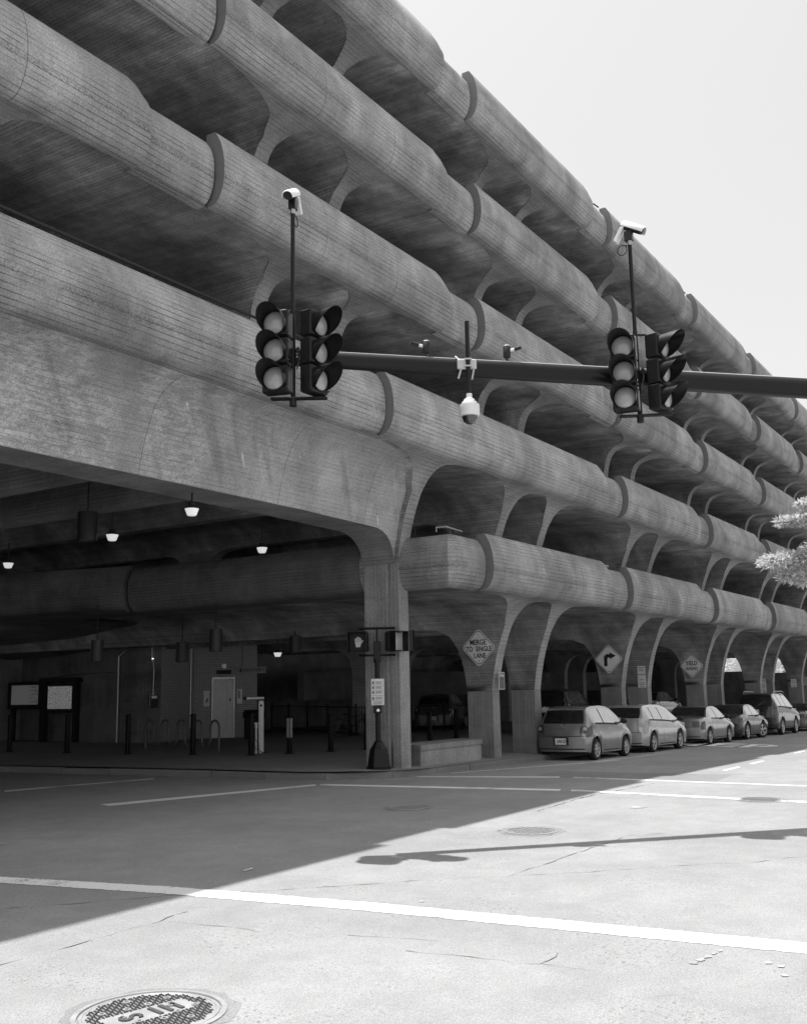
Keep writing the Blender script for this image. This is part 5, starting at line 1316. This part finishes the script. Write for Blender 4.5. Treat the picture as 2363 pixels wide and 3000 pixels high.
for a_, b_ in (((0, 0, .33), (.38, 0, .3)), ((.38, 0, .3), (.25, 0, .8)), ((0, 0, .33), (.27, 0, .72)), ((.27, 0, .72), (.85, 0, .78)), ((.38, 0, .3), (.88, 0, .68)), ((.84, 0, .86), (.9, 0, .62)), ((.9, 0, .62), (1.02, 0, .33))): mb.tube([a_, b_], .017, 6)
mb.obj('frame', M['blackmetal'], e)
mb = MB(); mb.tube([(.82, -.25, .92), (.84, 0, .92), (.82, .25, .92)], .014, 6); mb.tube([(.84, 0, .92), (.85, 0, .8)], .014, 6); mb.obj('handlebar', M['blackmetal'], e)
mb = MB(); mb.box(.12, .36, -.06, .06, .82, .87, .02); mb.obj('saddle', M['rubber'], e)
# ------------------------------------------------------------------ trees
t = NT('sunlit_leaves'); oi = t.N('ShaderNodeNewGeometry'); rn = oi.outputs['Random Per Island'] if 'Random Per Island' in oi.outputs else oi.outputs['Pointiness']
t.col(t.ramp(rn, 0, 1, .25, .80)); t.b.inputs['Roughness'].default_value = .5
t.b.inputs['Subsurface Weight'].default_value = 0
tr = t.N('ShaderNodeBsdfTranslucent'); tr.inputs['Color'].default_value = (.7, .7, .7, 1); mx = t.N('ShaderNodeMixShader'); mx.inputs[0].default_value = .4
t.L(t.b.outputs[0], mx.inputs[1]); t.L(tr.outputs[0], mx.inputs[2]); t.L(mx.outputs[0], t.o.inputs[0])
M['leaf'] = t.m
M['bark'] = plain('bark', .10, .9)
def leafset(mb, c, rad, n, size, r_, flat=.55):
    for _ in range(n):
        while True:
            v = Vector((r_.uniform(-1, 1), r_.uniform(-1, 1), r_.uniform(-1, 1)))
            if .15 < v.length < 1: break
        p = Vector(c) + Vector((v.x * rad, v.y * rad, v.z * rad * flat))
        d = (Vector((v.x, v.y, v.z * .5 + r_.uniform(-.5, .5))) + Vector((r_.uniform(-.6, .6), r_.uniform(-.6, .6), r_.uniform(-.4, .4)))).normalized()
        s = size * r_.uniform(.6, 1.25); w = d.cross(Vector((r_.uniform(-1, 1), r_.uniform(-1, 1), r_.uniform(.2, 1.5)))).normalized() * s * .22
        t1 = p + d * s
        # a sprig leaf: narrow lobes
        mb.poly([tuple(p), tuple(p + d * s * .4 + w), tuple(t1), tuple(p + d * s * .4 - w)])
def tree(name, base, label, limbs, trunk_h, r0, cat='tree'):
    r_ = random.Random(int(base[0] * 10)); e = empty(name, base, 0, label, cat)
    tb = MB(); tb.tube([(0, 0, -.5), (0, 0, trunk_h * .5), (.1, 0, trunk_h)], [r0, r0 * .75, r0 * .55], 10); trk = tb.obj('trunk', M['bark'], e, 50)
    return e, r_
def limb(e, r_, pts, r0, size, dens, name='branch'):
    mb = MB(); mb.tube(pts, [r0 * (1 - .75 * i / (len(pts) - 1)) for i in range(len(pts))], 7); mb.obj(name, M['bark'], e, 50)
B = Vector((20.6, .4, 0))
te, tr_ = tree('street_tree', (B.x, B.y, g(B.x)), 'leafy street tree whose sunlit branches reach in at the right edge', None, 4.2, .16)
crown = MB()
TIPS = [ (Vector((17.62, 3.92, 3.94)), .30), (Vector((17.8, 3.7, 3.95)), .36), (Vector((17.95, 3.4, 3.95)), .42), (Vector((18.1, 3.2, 4.1)), .45), (Vector((17.72, 3.80, 3.68)), .16), (Vector((17.85, 3.6, 3.62)), .2),
         (Vector((17.62, 3.75, 4.60)), .16), (Vector((17.7, 3.60, 4.62)), .19), (Vector((17.8, 3.42, 4.64)), .22), (Vector((17.75, 3.42, 4.9)), .15), (Vector((17.95, 3.2, 4.8)), .3)] #TIPS
bz0 = Vector((B.x, B.y, g(B.x)))
def loc(p): return tuple(Vector(p) - bz0)
for (a, b) in (((.1, 0, 4.1), TIPS[0][0]), ((.1, 0, 4.3), TIPS[6][0])):
    s_ = Vector(a); e_ = Vector(loc(b)); mid = s_.lerp(e_, .5) + Vector((0, 0, .35)); limb(te, tr_, [tuple(s_), tuple(s_.lerp(mid, .6) + Vector((0, 0, .15))), tuple(mid), tuple(mid.lerp(e_, .6) + Vector((0, 0, -.02))), tuple(e_)], .06, 0, 0)
r_ = random.Random(5)
for p, rad in TIPS:
    for q_ in range(4):
        v_ = Vector((r_.uniform(-1, -.2), r_.uniform(-.2, 1), r_.uniform(-.35, .35))) * rad; c_ = Vector(loc(p))
        mb = MB(); mb.tube([tuple(c_ - v_ * .9 + Vector((0, 0, -.03))), tuple(c_ + Vector((0, 0, .02))), tuple(c_ + v_ * .95)], [.012, .009, .003], 5); mb.obj('twig', M['bark'], te)
for p, rad in TIPS: leafset(crown, loc(p), rad, int(4600 * rad * rad + 420 * rad), .085, r_, .42)
for i in range(70):
    a = r_.uniform(0, 6.283); q = math.sqrt(r_.random()) * 2.3; p = (q * math.cos(a), q * math.sin(a), r_.uniform(3.6, 6.6))
    w = Vector(p) + bz0
    if (w.y / w.x) > .165: continue
    leafset(crown, p, .55, 170, .10, r_, .6)
cr = crown.obj('crown', M['leaf'], te); cr['kind'] = 'stuff'
# unseen trees added on the other pavement to block sky from the far facade
first = None
for i_, (x, y) in enumerate(((31, -3.5), (39, -3.2), (47.5, -3.6), (56, -3.0), (65, -3.4))):
    lab = 'leafy street tree number counted along the far pavement'
    lab = ['full street tree on the opposite pavement nearest the crossing', 'second street tree along the opposite pavement', 'middle street tree of the row on the opposite pavement', 'fourth street tree along the opposite pavement', 'last street tree of the row on the opposite pavement'][i_]
    if first is None:
        first, r2 = tree('street_tree', (x, y, g(x)), lab, None, 3.4, .2); first['group'] = 'street trees on the opposite pavement'
        mb = MB()
        for q_ in range(60):
            a = r2.uniform(0, 6.283); q = math.sqrt(r2.random()) * 3.2; leafset(mb, (q * math.cos(a), q * math.sin(a), r2.uniform(3.2, 11)), 1.4, 110, .32, r2, .8)
        mb.obj('crown', plain('shaded_leaves', .10, .7), first)['kind'] = 'stuff'  # one even dark leaf tone for the added crowns
        mb = MB(); mb.tube([(0, 0, 3.2), (.8, .6, 5.8)], [.16, .06], 6); mb.obj('branch', M['bark'], first)
    else:
        c_ = copy_tree(first); c_.location = (x, y, g(x)); c_.rotation_euler = (0, 0, i_ * 1.3); c_['label'] = lab
# trees seen far through the garage
for (x, y, lab) in ((92, 27, 'bright tree seen through the far opening of the garage'), (96, 33, 'second distant tree seen through the far opening of the garage'), (99, 22, 'third distant tree beyond the end of the garage')):
    te2, r2 = tree('tree', (x, y, g(x)), lab, None, 3.0, .25)
    mb = MB()
    for i in range(26):
        a = r2.uniform(0, 6.283); q = math.sqrt(r2.random()) * 2.6; leafset(mb, (q * math.cos(a), q * math.sin(a), r2.uniform(2.2, 6.5)), 1.1, 90, .3, r2, .8)
    mb.obj('crown', M['leaf'], te2)['kind'] = 'stuff'
    mb = MB(); mb.tube([(0, 0, 2.8), (.6, .5, 4.8)], [.14, .05], 6); mb.obj('branch', M['bark'], te2)
    mb = MB(); mb.tube([(0, 0, 2.8), (-.7, -.3, 4.6)], [.13, .05], 6); mb.obj('branch', M['bark'], te2)
# litter on the road
e = tag(MB(), None) if False else None
mb = MB(); mb.poly([(0, 0, 0), (.16, .01, .004), (.17, .05, .006), (.01, .04, .002)]); o = mb.obj('paper_scrap', M['white'], None, None, (8.95, 7.95, .008)); tag(o, 'tiny white paper scrap lying on the shaded asphalt', 'litter')
